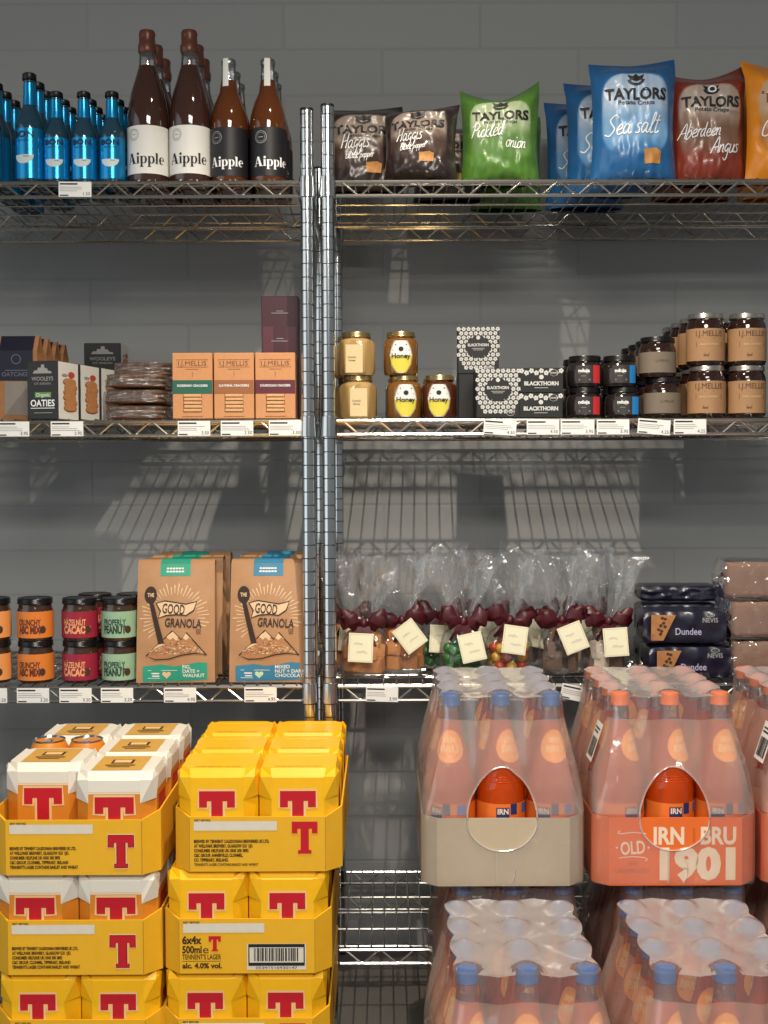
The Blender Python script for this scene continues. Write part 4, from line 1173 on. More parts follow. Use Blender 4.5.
gb_at(402, 2.478, 'fudge', 2, -.65, 'gift bag of fudge with its tag hanging diagonally', tag_off=(-.002, -.004), bow_rot=-.2)
gb_at(349, 2.545, 'fudge', 3, .1, 'gift bag of fudge half hidden between the two front fudge bags and post', tag_off=(.008, -.010))
gb_at(440, 2.550, 'green', 4, .06, 'gift bag of green sweets behind the front green one', tag_off=(.002, -.014))
gb_at(463, 2.455, 'green', 5, -.22, 'front gift bag of green sweets with a tilted tag', tag_off=(.008, -.018), bow_rot=.1)
gb_at(509, 2.475, 'red', 6, .14, 'gift bag of red and orange wrapped sweets', tag_off=(.010, -.006), bow_rot=.25)
gb_at(561, 2.475, 'choc', 7, -.38, 'gift bag of dark chocolate pieces with slanted tag', tag_off=(.006, -.004), bow_rot=-.1)
gb_at(607, 2.455, 'nougat', 8, -.06, 'gift bag of pale nougat beside the fruit cakes', tag_off=(.006, -.008), bow_rot=.05)
gb_at(537, 2.590, 'choc', 9, .2, 'gift bag at the back between the red and chocolate bags', tag_off=(0, -.01))
gb_at(584, 2.610, 'nougat', 11, -.2, 'gift bag at the back behind the nougat', tag_off=(0, -.01))
gb_at(487, 2.600, 'red', 12, .2, 'gift bag at the back between green and red sweets', tag_off=(0, -.01))

navy_w = pbr('navy_wrapper', (22, 22, 40), .3, coat=.3, noise_=.15, scale=30)
cake_m = pbr('fruit_cake_photo', (164, 112, 66), .7, noise_=.35, scale=60)
pale_ink = pbr('lilac_print', (168, 168, 196), .5)
def cake():
    root = thing('fruit_cake', 'x', 'cake', group='navy wrapped fruit cakes')
    w_, d, h = .150, .085, .068
    def prof(u, v, e=0.0, face=None):
        # wrapped bar with pinched ends
        t = 2 * pi * v; px_ = max(0, 1 - abs(2 * u - 1) ** 14)
        r = 1 / (abs(cos(t)) ** 9 + abs(sin(t)) ** 9) ** (1 / 9)
        k = .16 + .84 * px_ ** .45
        n = noise.noise(Vector((u * 9, cos(t) * 2, sin(t) * 2))) * .0035
        return ((u - .5) * w_ * 1.12, (r * cos(t) * d / 2 + n) * (k if px_ < .2 else 1), h / 2 * .98 + (r * sin(t) * h / 2 * .96 + n * .3) * k)
    mb = MB(); mb.sheet(lambda u, v: prof(u, v), 44, 40, navy_w); mb.build('wrapper', root)
    y0 = -d / 2
    def fr(e): return lambda x, z: (x, prof(.5 + x / (w_ * 1.12), .5)[1] - .0045 - e, z)
    mb = MB()
    mb.poly([(-.066, .008), (-.066, .058), (-.018, .058), (-.028, .038), (-.042, .008)], cake_m, fr(0)); random.seed(2)
    for q in range(9): mb.disc(random.uniform(-.062, -.038), random.uniform(.015, .052), .0035, .003, brown_ink, fr(.0006), 8)
    mb.text('Dundee', .006, .026, .013, pale_ink, fr(0), wd=.050, bold=.01); mb.text('NEVIS', .048, .048, .009, stamp_grey, fr(0), wd=.030, bold=.01); mb.disc(.048, .058, .009, .004, stamp_grey, fr(0), 14, r0=.8)
    mb.build('front_print', root)
    return Proto(root)
ck = cake()
for i in range(2): ck.place((wx((684, 686)[i] - 6 * i, 2.425, S3), 2.425, S3 + i * .0695), 'navy wrapped fruit cake, %s' % ('lower one in the front stack', 'upper one reading Dundee')[i], rz=.03 - .06 * i)
for i in range(3): ck.place((wx(676, 2.545, S3), 2.545, S3 + i * .0695), 'navy wrapped fruit cake, %s' % ('bottom of the rear stack', 'middle of the rear stack', 'topmost at the rear, thinner than the rest')[i], rz=.04 - .05 * i + pi).scale = (1, 1, .5 if i == 2 else 1)
loaf_m = pbr('ginger_loaf', (138, 108, 90), .75, noise_=.25, scale=50, bump=.4)
loaf_f = film('loaf_film', (180, 150, 138), .14, .07, .9, bump=.6, scale=45)
def loaf():
    root = thing('wrapped_loaf', 'x', 'cake', group='brown film wrapped loaves')
    w_, d, h = .15, .10, .075
    MB().box((0, 0, h / 2), (w_, d, h * .96), loaf_m, .012, 3, smooth=True).build('loaf', root)
    def fx(u, v):
        t = 2 * pi * v; q = 1 / (abs(cos(t)) ** 8 + abs(sin(t)) ** 8) ** .125
        e = abs(2 * u - 1); k = 1 if e < .9 else max(.1, 1 - (e - .9) * 8)
        n = noise.noise(Vector((u * 11, cos(t) * 3, sin(t) * 3 + 4)))
        return ((u - .5) * (w_ + .03) + .002 * n, q * cos(t) * (d / 2 + .003) * (.6 + .4 * k) + .002 * n, h / 2 + (q * sin(t) * (h / 2)) * k + .0012 * n * abs(cos(t)))
    mb = MB(); mb.sheet(fx, 40, 48, loaf_f, False)
    mb.build('film_wrapper', root)
    return Proto(root)
lf = loaf()
for i in range(3): lf.place((wx((766, 763, 760)[i], 2.430, S3), 2.430, S3 + .003 + i * .0772), 'brown film wrapped loaf, %s of the stack at the photo edge' % ('bottom', 'middle', 'top')[i], rz=(-.05, .03, -.08)[i])

# ------------------------------------------------------------------ floor stock: pallets
wood = pbr('pallet_wood', (150, 120, 84), .8, noise_=.25, scale=25, bump=.3)
def pallet(x0, x1, y0, y1, top, label):
    root = thing('pallet', label, 'pallet', ((x0 + x1) / 2, (y0 + y1) / 2, 0), group='wooden pallets under the drinks')
    W, D = x1 - x0, y1 - y0; n = 5
    for k in range(n):
        MB().box((0, -D/2 + .05 + (D - .10) * k / (n - 1), top - .010), (W, .095, .020), wood, .002).build('deck_board', root)
    for x in (-W/2 + .05, 0, W/2 - .05):
        MB().box((x, 0, (top - .02) / 2), (.09, D, top - .0205), wood, .002).build('bearer', root)

# ------------------------------------------------------------------ beer trays
yel = pbr('yellow_card', (244, 184, 20), .42, noise_=.05, scale=60, coat=.08)
yel_tray = pbr('yellow_tray_card', (228, 172, 34), .52, noise_=.06, scale=50)
white_card = pbr('white_card', (226, 220, 206), .5, noise_=.03)
orange_card = pbr('orange_card', (216, 132, 38), .42, noise_=.10, scale=20)
red_ink = pbr('red_ink', (190, 22, 38), .45); red_dk = pbr('dark_red_ink', (116, 18, 30), .5); edge_cream = pbr('cream_edge', (236, 190, 130), .55)
print_br = pbr('tray_print', (58, 36, 10), .6); bbox = pbr('date_box', (214, 206, 190), .6, noise_=.06, scale=80)
can_metal = pbr('can_metal', (190, 192, 195), .2, 1.0)
def oct_ring(a, b, c, z): return [(-a + c, -b, z), (a - c, -b, z), (a, -b + c, z), (a, b - c, z), (a - c, b, z), (-a + c, b, z), (-a, b - c, z), (-a, -b + c, z)]
def fourpack(kind):
    group = 'white topped four packs of beer' if kind else 'yellow four packs of beer'
    root = thing('beer_four_pack', 'x', 'beer pack', group=group)
    a, c, hz = .0635, .0215, .1592
    main = orange_card if kind else yel
    top = white_card if kind else yel
    mb = MB()
    rings = [oct_ring(a - .002, a - .002, c, 0), oct_ring(a, a, c, .004), oct_ring(a, a, c, .146 if not kind else .125)]
    if kind: pass
    vs = [v for r in rings for v in r]; n = 8
    fs = [(k * n + i, k * n + (i + 1) % n, (k + 1) * n + (i + 1) % n, (k + 1) * n + i) for k in range(len(rings) - 1) for i in range(n)]
    fs.append(tuple(reversed(range(8))))
    mb.add(vs, fs, main)
    r2 = oct_ring(a, a, c, .125 if kind else .146); r3 = oct_ring(a, a, c, .1465); r4 = oct_ring(a - .004, a - .012, c * .7, hz)
    mb.add(r2 + r3 + r4, [(i, (i + 1) % 8, 8 + (i + 1) % 8, 8 + i) for i in range(8)] + [(8 + i, 8 + (i + 1) % 8, 16 + (i + 1) % 8, 16 + i) for i in range(8)] + [tuple(range(16, 24))], top)
    mb.build('carton', root)
    # folded corner gussets
    for sx in (-1, 1):
        for sy in (-1, 1):
            mb = MB(); P = lambda x, y, z: (sx * x, sy * y, z)
            A1, A2, A3 = P(a - c - .001, a + .0008, .148), P(a + .0030, a - .024, .1525), P(a - c - .001, a + .0008, .110)
            A4, A5 = P(a - .004, a - .014, hz + .0004), P(a + .0005, a - .016, .115); B = P(a - .014, a - .014, .137)
            mid = P(a - .004, a - .004, .1465)
            fs = [(0, 5, 2), (5, 1, 4), (5, 4, 2), (0, 3, 5), (3, 1, 5), (0, 2, 6), (2, 4, 6), (4, 1, 6), (1, 3, 6), (3, 0, 6)]
            if sx * sy < 0: fs = [tuple(reversed(f)) for f in fs]
            mb.add([A1, A2, A3, A4, A5, mid, B], [tuple(reversed(f)) for f in fs] if sy < 0 and False else fs, top)
            mb.build('corner_gusset', root)
    f = flat(-a - .0006); f1 = flat(-a - .0012)
    mb = MB()
    if kind:
        tee(mb, 0, .0475, .062, red_ink, edge_cream, f, .98)
        mb.ribbon([(-.042, .128), (.042, .128)], .0012, edge_cream, f)
    else:
        tee(mb, 0, .0535, .057, red_ink, edge_cream, f, 1.05)
        mb.text('ESTD', -.036, .063, .0045, print_br, f, wd=.013); mb.text('1885', .036, .063, .0045, print_br, f, wd=.013)
    mb.build('front_print', root)
    for sg in (-1, 1):
        sd = (lambda x, z: (a + .0006, x, z)) if sg > 0 else (lambda x, z: (-a - .0006, -x, z))
        mb = MB(); pts = [(q - .5, w_ * 1.0) for q, w_ in T_PTS]
        mb.poly([(p[0] * .052, .052 + p[1] * .052) for p in pts], red_ink, sd); mb.build('side_print', root)
    tp = lambda x, z: (x, z, hz + .0006)
    mb = MB()
    if kind:
        mb.rect(-.040, -.048, .040, .046, pbr('gold_print', (206, 158, 72), .5, noise_=.1), tp); tp2 = lambda x, z: (x, z, hz + .0011)
        mb.rect(-.018, -.006, .018, .020, brown_ink, tp2); mb.rect(-.014, -.002, .014, .016, edge_cream, lambda x, z: (x, z, hz + .0015)); mb.rect(-.024, -.020, .024, -.014, brown_ink, tp2); mb.rect(-.018, -.030, .018, -.026, brown_ink, tp2)
    else:
        mb.box((0, .030, hz + .0004), (.075, .006, .0012), yel, .0004); mb.text('PLEASE RECYCLE THIS PACK', 0, -.042, .0045, print_br, tp, wd=.074)
    mb.build('top_print', root)
    if kind is None: pass
    return Proto(root)
TA, TB, TC, TH = .1342, .1990, .0250, .092
def tray(kind):
    root = thing('beer_tray', 'x', 'cardboard tray', group='yellow cardboard beer trays')
    th = .0028
    def ringz(a, b, c, zf): return [(x, y, zf(x, y)) for x, y, _ in oct_ring(a, b, c, 0)]
    topz = lambda x, y: TH - (.004 if abs(y) > TB - .01 and abs(x) < TA - TC + .002 else 0) + (.006 if abs(x) > TA - .005 and abs(y) < TB - TC + .01 else 0)
    mb = MB(); ci = TC - th * .41
    o0, o1 = oct_ring(TA, TB, TC, 0), ringz(TA, TB, TC, topz); i1 = [(x * (TA - th) / TA, y * (TB - th) / TB, topz(x, y)) for x, y, _ in oct_ring(TA, TB, TC, 0)]; i0 = [(x, y, th) for x, y, _ in i1]
    vs = o0 + o1 + i1 + i0; fs = []
    for i in range(8):
        j = (i + 1) % 8
        fs += [(i, j, 8 + j, 8 + i), (8 + i, 8 + j, 16 + j, 16 + i), (16 + i, 16 + j, 24 + j, 24 + i)]
    fs += [tuple(reversed(range(8))), tuple(range(24, 32))]
    mb.add(vs, fs, yel_tray); mb.build('tray_body', root)
    f = flat(-TB - .0005); f1 = flat(-TB - .0010)
    crease = pbr('card_crease', (176, 126, 24), .6)
    mb = MB(); x0 = -TA + TC
    for x in (x0 + .001, -x0 - .001): mb.rect(x - .0006, .001, x + .0006, TH - .006, crease, f)
    if kind == 'spec':
        mb.rect(x0 + .008, TH - .026, x0 + .137, TH - .011, bbox, f); mb.text('BEST BEFORE:', x0 + .008, TH - .0095, .0034, print_br, f, wd=.026, align='L', bold=.02)
        mb.text('6x4x', x0 + .006, .0545, .0125, print_br, f, align='L', bold=.04, wd=.031); mb.text('500ml', x0 + .006, .0390, .0115, print_br, f, align='L', bold=.035, wd=.031); mb.text('e', x0 + .0435, .0390, .0125, print_br, f, wd=.009)
        tee(mb, x0 + .058, .036, .0195, red_ink, yel_tray, f, 1.05)
        mb.text("TENNENT'S LAGER", x0 + .006, .0270, .0080, print_br, f, align='L', bold=.02, wd=.062); mb.rect(x0 + .006, .0195, x0 + .068, .0203, print_br, f); mb.text('alc. 4.0% vol.', x0 + .006, .0130, .0085, print_br, f, align='L', bold=.04, wd=.063)
        bx0, bx1, bz0, bz1 = .0, .094, .012, .048
        mb.rect(bx0, bz0 - .006, bx1, bz1, bbox, f); f2 = flat(-TB - .0015)
        mb.ribbon([(bx0 + .003, bz0 + .003), (bx1 - .003, bz0 + .003), (bx1 - .003, bz1 - .003), (bx0 + .003, bz1 - .003)], .0055, ink, f1, closed=True)
        random.seed(4); x = bx0 + .011
        while x < bx1 - .012:
            q = random.choice((.0008, .0012, .002, .0028)); mb.rect(x, bz0 + .008, x + q, bz1 - .007, ink, f1); x += q + random.choice((.0008, .0012, .002))
        mb.text('05391516930147', (bx0 + bx1) / 2, bz0 - .0028, .0038, ink, f1, wd=.066)
    else:
        L = kind == 'edge'
        mb.rect(x0 + .008, TH - .026, x0 + .140, TH - .011, bbox, f); mb.text('BEST BEFORE:', x0 + .009, TH - .0095, .0034, print_br, f, wd=.026, align='L', bold=.02)
        lines = ['BREWED BY TENNENT CALEDONIAN BREWERIES UK LTD,', 'AT WELLPARK BREWERY, GLASGOW G31 1JD.', 'CONSUMER HELPLINE UK: 0345 300 3892', 'C&C GROUP, ANNERVILLE, CLONMEL,' if not L else 'C&C GROUP, CLONMEL, TIPPERARY, IRELAND', 'CO. TIPPERARY, IRELAND.' if not L else "TENNENT'S LAGER CONTAINS BARLEY AND WHEAT"]
        wds = (.120, .094, .087, .078, .055) if not L else (.105, .094, .080, .093, .108)
        for k, (t, q) in enumerate(zip(lines, wds)): mb.text(t, x0 + .008, .0490 - .0075 * k - (.006 if L else 0), .0050, print_br, f, wd=q, align='L', bold=.05)
        if not L: mb.text("TENNENT'S LAGER CONTAINS BARLEY AND WHEAT", x0 + .008, .0490 - .0375, .0040, print_br, f, wd=.102, align='L', bold=.03)
        tee(mb, -x0 - .034, (.0285 if not L else .012), .041, red_ink, edge_cream if L else yel_tray, f, 1.05, red_dk if L else None)
    mb.build('front_print', root)
    mb = MB(); sd = lambda x, z: (TA + .0006, x, z)
    for x in (-.06, -.045, -.03): mb.rect(x, .03, x + .006, .072, print_br, sd)
    mb.build('side_print', root)
    return Proto(root)
py_, pw_ = fourpack(0), fourpack(1)
tl, ts, te = tray('long'), tray('spec'), tray('edge')
YT = 1.936                                     # front of the beer trays
PITCH_T = .1629
zR = wz(871, YT)                             # underside of the upper right tray
zL = wz(874.0, YT - .01)
PALT = zR - 2 * PITCH_T
pallet(-.66, -.10, YT - .01, YT + .375, PALT - .0005, 'wooden pallet under the stacks of yellow beer trays')
CELL = .1282
def stack(z0, specs, side):
    for t, (P_, packP, px, dy, txt) in enumerate(specs):
        z = z0 - t * PITCH_T
        x = wx(px, YT + dy, z + .05); Y = YT + dy + TB
        if txt: P_.place((x, Y, z), 'yellow beer tray, ' + txt)
        where = ('top', 'middle', 'bottom')[t]
        for r in range(3):
            for c in (0, 1):
                if side == 'left' and t == 0 and c == 0 and r == 1: continue
                col_ = 'white topped' if packP is pw_ else 'yellow'
                nm = '%s beer pack, %s row %s in the %s tray of the %s stack' % (col_, ('front', 'middle', 'rear')[r], ('left', 'right')[c], where, side)
                dx = dz = ddy = 0.0
                if side == 'left' and t == 0 and c == 0: ddy = (.058, 0, 0)[r]
                if side == 'left' and t == 0 and c == 1 and r == 0: ddy = -.0
                packP.place((x + (c - .5) * CELL * 1.005, Y - TB + .0035 + CELL / 2 + r * (CELL + .0012) + ddy, z + .0030), nm, rz=random.uniform(-.012, .012) * 0)
stack(zL, ((te, pw_, 73.5, -.010, 'topmost of the left stack, under the white topped packs'), (te, pw_, 75.5, -.004, 'second from the top of the left stack'), (te, py_, 78, 0.0, 'bottom one of the left stack, its front cut by the photo edge')), 'left')
stack(zR, ((tl, py_, 257.5, 0, 'topmost of the right stack beside the bare shelf'), (ts, py_, 247, -.004, 'second in the right stack, reading 6x4x 500ml'), (tl, py_, 245.5, 0.0, 'bottom one of the right stack, its front cut by the photo edge')), 'right')

# two loose cans between the white topped packs
def beer_can():
    root = thing('beer_can', 'x', 'can', group='loose beer cans in the top left tray')
    R = .0325
    MB().lathe([(R * .75, 0), (R, .006), (R, .150), (R * .84, .162)], orange_card, 36).build('can_body', root)
    MB().lathe([(R * .84, .1622), (R * .86, .1645), (R * .82, .1655), (R * .76, .161), (.001, .1605)], can_metal, 36, cap0=False).build('can_lid', root)
    mb = MB(); mb.box((0, -.006, .1622), (.014, .022, .0014), can_metal, .0005); mb.build('pull_tab', root)
    return Proto(root)
bcan = beer_can()
xl = wx(73.5, YT - .01, zL + .05) - CELL / 2
for k, nm in ((-1, 'left'), (1, 'right')):
    bcan.place((xl + k * .0331, YT - .01 + .0035 + .058 + CELL + .0345, zL + .0030), 'silver topped loose beer can between the white topped packs, %s one' % nm)

# ------------------------------------------------------------------ shrink-wrapped bottle packs
soda = pbr('orange_soda', (214, 76, 8), 0.05, trans=.35, ior=1.3, coat=.6, noise_=.12, scale=14)
blue_cap = pbr('blue_cap', (66, 98, 152), .4); orange_cap = pbr('orange_cap', (226, 112, 48), .4)
sticker = pbr('orange_sticker', (255, 158, 60), .5); soda_lab = pbr('soda_label', (226, 110, 34), .5); soda_blue = pbr('soda_blue', (28, 44, 96), .5)
plain_tray = pbr('grey_board', (184, 166, 138), .75, noise_=.06, scale=60); orange_tray = pbr('orange_board', (224, 104, 34), .6, noise_=.06, scale=60)
tray_white = pbr('chalk_print', (232, 206, 178), .6, noise_=.06)
wrap_m = film('shrink_wrap', (236, 224, 212), .34, .12, .5, bump=.22, scale=22)
wrap_top = film('wrap_top_sheet', (220, 214, 214), .56, .08, .75, bump=.15, scale=22)
wrap_low = film('wrap_over_tray', (228, 224, 226), .13, .12, .45, bump=.3, scale=22)
wrap_cap = film('wrap_over_caps', (228, 224, 226), .16, .08, .6, bump=.1, scale=22)
wrap_edge = film('wrap_edge', (236, 226, 220), .55, .1, .6)
pale_gold = pbr('pale_gold_print', (255, 206, 140), .5)
BR, BP = .0402, .0830
BPROF = [(BR * .92, 0), (BR, .006), (BR, .150), (BR * .98, .163), (BR * .86, .185), (BR * .66, .212), (BR * .49, .238), (BR * .40, .262)]
def cap_mesh(mat):
    fn = lambda a, z: 1 + (.035 * sin(20 * a) if .289 < z < .303 else 0)
    return MB().lathe([(.0152, .286), (.0158, .2875), (.0150, .289), (.0150, .303), (.0142, .306), (.011, .307)], mat, 40, fn=fn)
brf = interp(BPROF)
def bottle_parts(root, x, y, cap, cache, rot, face):
    def get(key, fn):
        if key not in cache: cache[key] = fn().build(key[0]); return cache[key]
        o = bpy.data.objects.new(key[0], cache[key].data); COL.objects.link(o); return o
    def body():
        mb = MB().lathe(BPROF, soda, 28)
        for k in range(3): mb.tube([(brf(.165 + .004 * k) * 1.002 * cos(a), brf(.165 + .004 * k) * 1.002 * sin(a), .165 + .004 * k) for a in [2 * pi * q / 28 for q in range(28)]], .0008, soda, 4, closed=True)
        return mb
    b = get(('bottle', 0), body); b.parent = root; b.location = (x, y, 0); b.rotation_euler = (0, 0, rot)
    def neck(): return MB().lathe([(BR * .401, .2621), (BR * .37, .275), (BR * .355, .287)], clear, 20, cap0=False, cap1=False)
    q = get(('neck', 0), neck); q.parent = b
    q = get(('cap', cap.name), lambda: cap_mesh(cap)); q.parent = b
    if not face: return
    def stick():
        mb = MB(); mp = lat(brf, .0012, .027); mp2 = lat(brf, .0018, .027)
        mb.disc(0, .222, .0255, .0265, sticker, mp, 28)
        mb.text('IRN', 0, .232, .009, pale_gold, mp2, wd=.022, bold=.03); mb.text('BRU', 0, .218, .011, pale_gold, mp2, wd=.030, bold=.03); mb.rect(-.012, .2085, .012, .2095, brown_ink, mp2)
        return mb
    q = get(('neck_sticker', 0), stick); q.parent = b
    def lab():
        mb = MB(); mp = cyl(BR + .0007); mp2 = cyl(BR + .0012)
        mb.sheet(lambda u, v: mp((u - .5) * .235, .030 + .100 * v), 36, 1, soda_lab)
        mb.rect(-.034, .060, -.012, .124, soda_blue, mp2, 4); mb.rect(-.010, .112, .002, .130, soda_blue, mp2, 2); mb.text('IRN', -.023, .118, .009, tray_white, cyl(BR + .0016), wd=.018, bold=.03); mb.rect(.014, .112, .030, .128, pbr('sky_blue', (40, 96, 176), .5), mp2, 3)
        return mb
    q = get(('bottle_label', 0), lab); q.parent = b
def soda_tray(kind):
    mat_ = orange_tray if kind == 'orange' else plain_tray
    a, b, c, h, th = .1335, .1712, .0250, .112, .003
    mb = MB(); o0 = oct_ring(a, b, c, 0); o1 = oct_ring(a, b, c, h); i1 = oct_ring(a - th, b - th, c - th * .4, h); i0 = oct_ring(a - th, b - th, c - th * .4, th)
    vs = o0 + o1 + i1 + i0; fs = []
    for i in range(8):
        j = (i + 1) % 8; fs += [(i, j, 8 + j, 8 + i), (8 + i, 8 + j, 16 + j, 16 + i), (16 + i, 16 + j, 24 + j, 24 + i)]
    fs += [tuple(reversed(range(8))), tuple(range(24, 32))]
    mb.add(vs, fs, mat_)
    if kind == 'orange':
        f, f1 = flat(-b - .0004), flat(-b - .0008); br = pbr('deep_orange_print', (176, 84, 36), .6)
        mb.text('IRN', -.011, .083, .028, tray_white, f, wd=.050, bold=.035); mb.text('BRU', .070, .083, .028, tray_white, f, wd=.058, bold=.035)
        mb.text('MADE IN SCOTLAND', .030, .083, .004, br, f, wd=.024, rot=pi / 2)
        mb.text('1901', .036, .038, .050, tray_white, f, wd=.124, bold=.062)
        mb.text('OLD', -.070, .063, .021, tray_white, f, wd=.040, bold=.02, rot=.07); mb.text('AND', -.070, .0365, .006, br, f, wd=.016); mb.text('UNIMPROVED', -.070, .0245, .0075, br, f, wd=.056)
        for s_, z in ((-1, .086), (1, .046)):
            mb.ribbon([(-.070 + s_ * -.022, z), (-.070, z + .002), (-.070 + s_ * .020, z), (-.070 + s_ * .024, z - .003 * s_), (-.070 + s_ * .020, z - .005 * s_)], .0014, tray_white, f, smooth_pts=4)
        for x in (-.096, -.044): mb.disc(x, .063, .0018, .0018, tray_white, f, 8)
    return mb
WZ = [(0, .1342, .1720, .020), (.004, .1346, .1724, .020), (.112, .1346, .1724, .020), (.135, .1340, .1715, .024), (.165, .1320, .1695, .036), (.190, .1270, .1650, .038), (.215, .1200, .1580, .036), (.245, .1115, .1510, .032), (.270, .1055, .1465, .028), (.292, .1035, .1445, .022), (.3065, .1025, .1435, .018)]
HOLE = (-.002, .126, .056, .068)
def wrap_mesh(seed, hole=True):
    mb = MB()
    segs = [(56, 'front'), (8, 'c'), (40, 'side'), (8, 'c'), (56, 'back'), (8, 'c'), (40, 'side'), (8, 'c')]
    N = sum(s for s, _ in segs)
    def ring(z):
        k = 0
        while k < len(WZ) - 2 and z > WZ[k + 1][0]: k += 1
        z0, *p0 = WZ[k]; z1, *p1 = WZ[k + 1]; t = max(0, min(1, (z - z0) / (z1 - z0)))
        a, b, c = (q + (r - q) * t for q, r in zip(p0, p1))
        out = []
        cs = [(a - c, -b + c, -pi / 2), (a - c, b - c, 0), (-a + c, b - c, pi / 2), (-a + c, -b + c, pi)]
        def lin(p, q, n): return [(p[0] + (q[0] - p[0]) * i / n, p[1] + (q[1] - p[1]) * i / n) for i in range(n)]
        def arc(cx, cy, a0, n): return [(cx + c * cos(a0 + pi / 2 * i / n), cy + c * sin(a0 + pi / 2 * i / n)) for i in range(n)]
        out += lin((-a + c, -b), (a - c, -b), 56) + arc(*cs[0], 8) + lin((a, -b + c), (a, b - c), 40) + arc(*cs[1], 8)
        out += lin((a - c, b), (-a + c, b), 56) + arc(*cs[2], 8) + lin((-a, b - c), (-a, -b + c), 40) + arc(*cs[3], 8)
        res = []
        for (x, y) in out:
            amp = .0045 * max(0, min(1, (z - .125) / .05)) * (1 if z < .25 else max(.25, 1 - (z - .25) / .04))
            n = noise.noise(Vector((x * 16, y * 16, z * 9 + seed * 5))) * amp + noise.noise(Vector((x * 50, y * 50, z * 14 + seed))) * amp * .35
            # the film dips between the bottles
            dip = 0
            if z > .13 and abs(abs(y) - b) < .012: dip = .010 * (1 - abs(cos(pi * x / BP))) * min(1, (z - .13) / .08)
            if z > .13 and abs(abs(x) - a) < .012: dip = max(dip, .008 * (1 - abs(sin(pi * y / BP))) * min(1, (z - .13) / .08))
            L = math.hypot(x, y)
            res.append((x * (1 + n / L) - (math.copysign(dip, x) if abs(abs(x) - a) < .012 else 0), y * (1 + n / L) + (math.copysign(-dip, y) if abs(abs(y) - b) < .012 else 0), z))
        return res
    zs = [.002] + [.010 + .0072 * k for k in range(41)] + [.3065]
    vs = [p for z in zs for p in ring(z)]
    fs = []
    for k in range(len(zs) - 1):
        for i in range(N):
            j = (i + 1) % N; q = (k * N + i, k * N + j, (k + 1) * N + j, (k + 1) * N + i)
            if hole and i < 56:
                cx = sum(vs[p][0] for p in q) / 4; cz = sum(vs[p][2] for p in q) / 4
                if ((cx - HOLE[0]) / (HOLE[2] * (1 - .20 * (cz - HOLE[1]) / HOLE[3]))) ** 2 + ((cz - HOLE[1]) / HOLE[3]) ** 2 < 1: continue
            fs.append(q)
    if hole:
        cnt = {}
        for q in fs:
            for p in q: cnt[p] = cnt.get(p, 0) + 1
        for p, n in cnt.items():
            if n < 4 and p % N < 57:
                x, y, z = vs[p]; dz = (z - HOLE[1]) / HOLE[3]; dx = (x - HOLE[0]) / (HOLE[2] * (1 - .20 * dz)); r = math.hypot(dx, dz)
                if .8 < r < 1.25: vs[p] = (HOLE[0] + dx / r * HOLE[2] * (1 - .20 * dz / r), y, HOLE[1] + dz / r * HOLE[3])
    # top sheet: shrinking rings, high over the caps and sagging between them
    caps = [((i - 1) * BP, (j - 1.5) * BP) for i in range(3) for j in range(4)]
    base = vs[(len(zs) - 1) * N:]
    last = (len(zs) - 1) * N
    K = 13
    for k in range(1, K + 1):
        s = 1 - k / K
        o = len(vs)
        for (x, y, z) in base:
            X, Y = x * s, y * s
            e = max(math.exp(-(((X - cx) ** 2 + (Y - cy) ** 2) / .00052) ** 2) for cx, cy in caps)
            lift = .3060 + .0085 * e - .004 * (1 - e)
            t = min(1, k / 1.6)
            vs.append((X, Y, z * (1 - t) + lift * t + .0012 * noise.noise(Vector((X * 40, Y * 40, seed)))))
        for i in range(N):
            j = (i + 1) % N; fs.append((last + i, last + j, o + j, o + i))
        last = o
    side = [q for q in fs if min(q) < len(zs) * N - N]; topf = [q for q in fs if min(q) >= len(zs) * N - N]
    zc = lambda q: sum(vs[p][2] for p in q) / 4
    def near_cap(q):
        X, Y = sum(vs[p][0] for p in q) / 4, sum(vs[p][1] for p in q) / 4
        return Y < -.108 and min((X - cx) ** 2 + (Y - cy) ** 2 for cx, cy in caps) < .00052
    o = len(mb.v); mb.v += vs
    for group, mt in (([q for q in side if zc(q) < .115], wrap_low), ([q for q in side if .115 <= zc(q) < .272], wrap_m), ([q for q in side if zc(q) >= .272] + [q for q in topf if near_cap(q)], wrap_cap), ([q for q in topf if not near_cap(q)], wrap_top)):
        k = mb.m(mt)
        for q in group: mb.f.append(tuple(i + o for i in q)); mb.mi.append(k); mb.sm.append(True)
    if hole:
        bpts = catmull([(HOLE[0] + HOLE[2] * (1 - .20 * sin(t)) * (1 + .025 * noise.noise(Vector((cos(t) * 3, sin(t) * 3, seed)))) * cos(t), HOLE[1] + HOLE[3] * (1 + .03 * noise.noise(Vector((cos(t) * 3, sin(t) * 3, seed + 4)))) * sin(t)) for t in [2 * pi * k / 24 for k in range(24)]], 3, True)
        def yat(z):
            for (z0, a0, b0, c0), (z1, a1, b1, c1) in zip(WZ, WZ[1:]):
                if z <= z1: return -(b0 + (b1 - b0) * (z - z0) / (z1 - z0))
            return -.143
        mb.tube([(x, yat(z) + .002 * max(0, min(1, (z - .125) / .05)) - .0004, z) for x, z in bpts], .0016, wrap_edge, 6, closed=True)
        sl = [(-.012 + .010 * noise.noise(Vector((k, seed, 0))), .004 + k * .006) for k in range(10)]
        mb.tube([(x, -.1732, z) for x, z in sl], .0009, wrap_edge, 5); mb.tube([(x + .022 + .01 * sin(z * 60), -.1732, z) for x, z in sl[:8]], .0008, wrap_edge, 5)
    return mb
barc = pbr('barcode_paper', (226, 224, 218), .5)
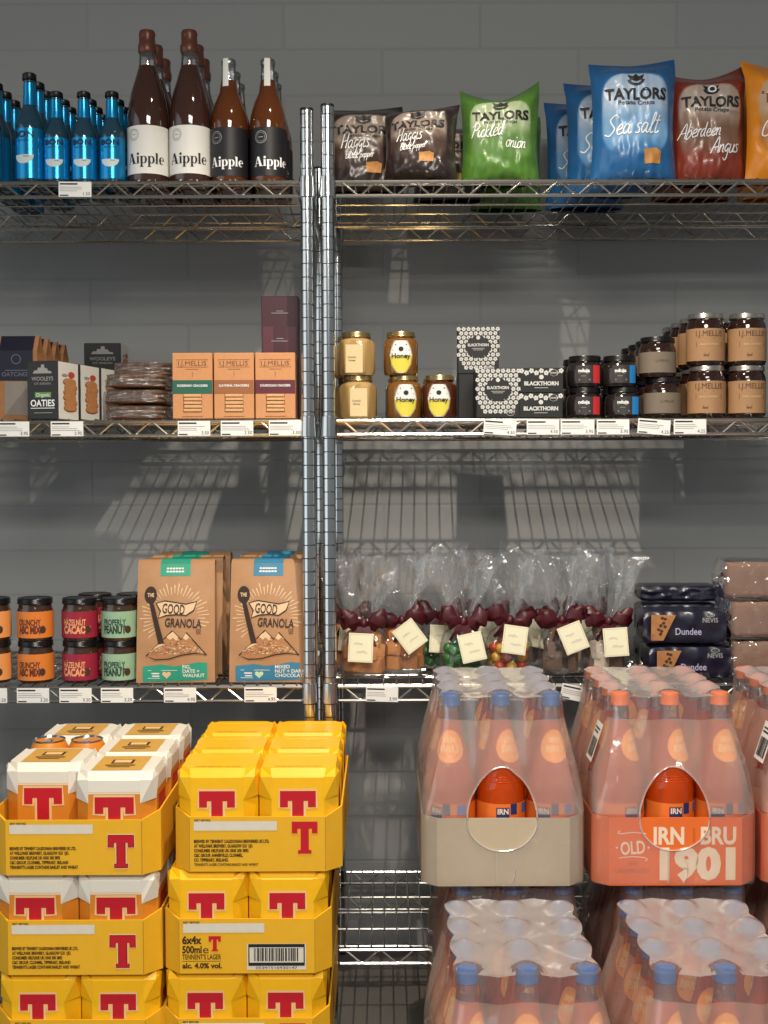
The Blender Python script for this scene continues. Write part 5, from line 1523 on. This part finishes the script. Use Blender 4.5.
def soda_pack(cap, kind, label, loc, seed, rz=0, hole=True, faces=True, barcode=None, cache={}):
    root = thing('bottle_pack', label, 'drinks pack', loc, rz, 'shrink wrapped packs of orange soda bottles')
    for j in range(4):
        for i in range(3):
            random.seed(seed * 31 + i * 7 + j)
            rot = random.uniform(-.15, .95) if j == 0 else random.uniform(-1.5, 1.5)
            bottle_parts(root, (i - 1) * BP, (j - 1.5) * BP, cap, cache, rot, True)
    for ch in list(root.children):
        if ch.name.startswith('bottle'): ch.location.z = .0035
    k = ('tray', kind)
    if k not in cache: cache[k] = soda_tray(kind).build('tray', root)
    else:
        o = bpy.data.objects.new('tray', cache[k].data); COL.objects.link(o); o.parent = root
    wrap_mesh(seed, hole).build('shrink_wrap', root)
    if barcode:
        s = -1
        o_ = Vector((s * .1325, barcode, .195)); ux = Vector((0, .050 * -s * -1, .004)); ux = Vector((0, -.05, 0)) if s < 0 else Vector((0, .05, 0)); uz = Vector((.020, 0, .062))
        mb = MB(); mp = lambda x, z: o_ + ux * x + uz * z
        mb.rect(0, 0, 1, 1, barc, mp); m2 = lambda x, z: mp(x, z) + Vector((s * .0006, 0, .0002))
        random.seed(9); x = .12
        while x < .86:
            q = random.choice((.015, .03, .05)); mb.rect(x, .1, x + q, .6, ink, m2); x += q + random.choice((.02, .03))
        mb.rect(.12, .72, .7, .76, ink, m2); mb.rect(.12, .82, .85, .86, ink, m2)
        mb.build('barcode_label', root)
    return root
YI, YI2 = 1.985, 1.631
zI = wz(887, YI)
zI2 = zI - .3165
pallet(.075, .96, YI2 - .01, YI + .345, zI2 - .0008, 'wooden pallet under the shrink wrapped soda packs')
pk = lambda px, Y, z, cap, kind, label, seed, **k: soda_pack(cap, kind, label, (wx(px, Y, z + .1), Y + .1735, z), seed, **k)
pk(503.5, YI, zI, blue_cap, 'plain', 'blue capped soda pack in a plain grey tray with torn wrap', 1)
pk(676, YI, zI, orange_cap, 'orange', 'orange capped soda pack in the printed 1901 tray', 2, barcode=-.085)
pk(848, YI, zI, orange_cap, 'orange', 'orange capped soda pack cut by the right photo edge', 3, barcode=-.10)
pk(516, YI, zI2, blue_cap, 'plain', 'soda pack supporting the plain tray, hidden behind lower packs', 4, hole=False)
pk(690, YI, zI2, blue_cap, 'plain', 'soda pack supporting the printed 1901 tray from below', 5, hole=False)
pk(855, YI, zI2, blue_cap, 'plain', 'soda pack below the orange capped one at the photo edge', 6, hole=False)
pk(531, YI2, zI2, blue_cap, 'plain', 'front blue capped soda pack below the plain grey tray', 7)
pk(734, YI2, zI2, blue_cap, 'plain', 'front blue capped soda pack below the printed 1901 tray', 8)
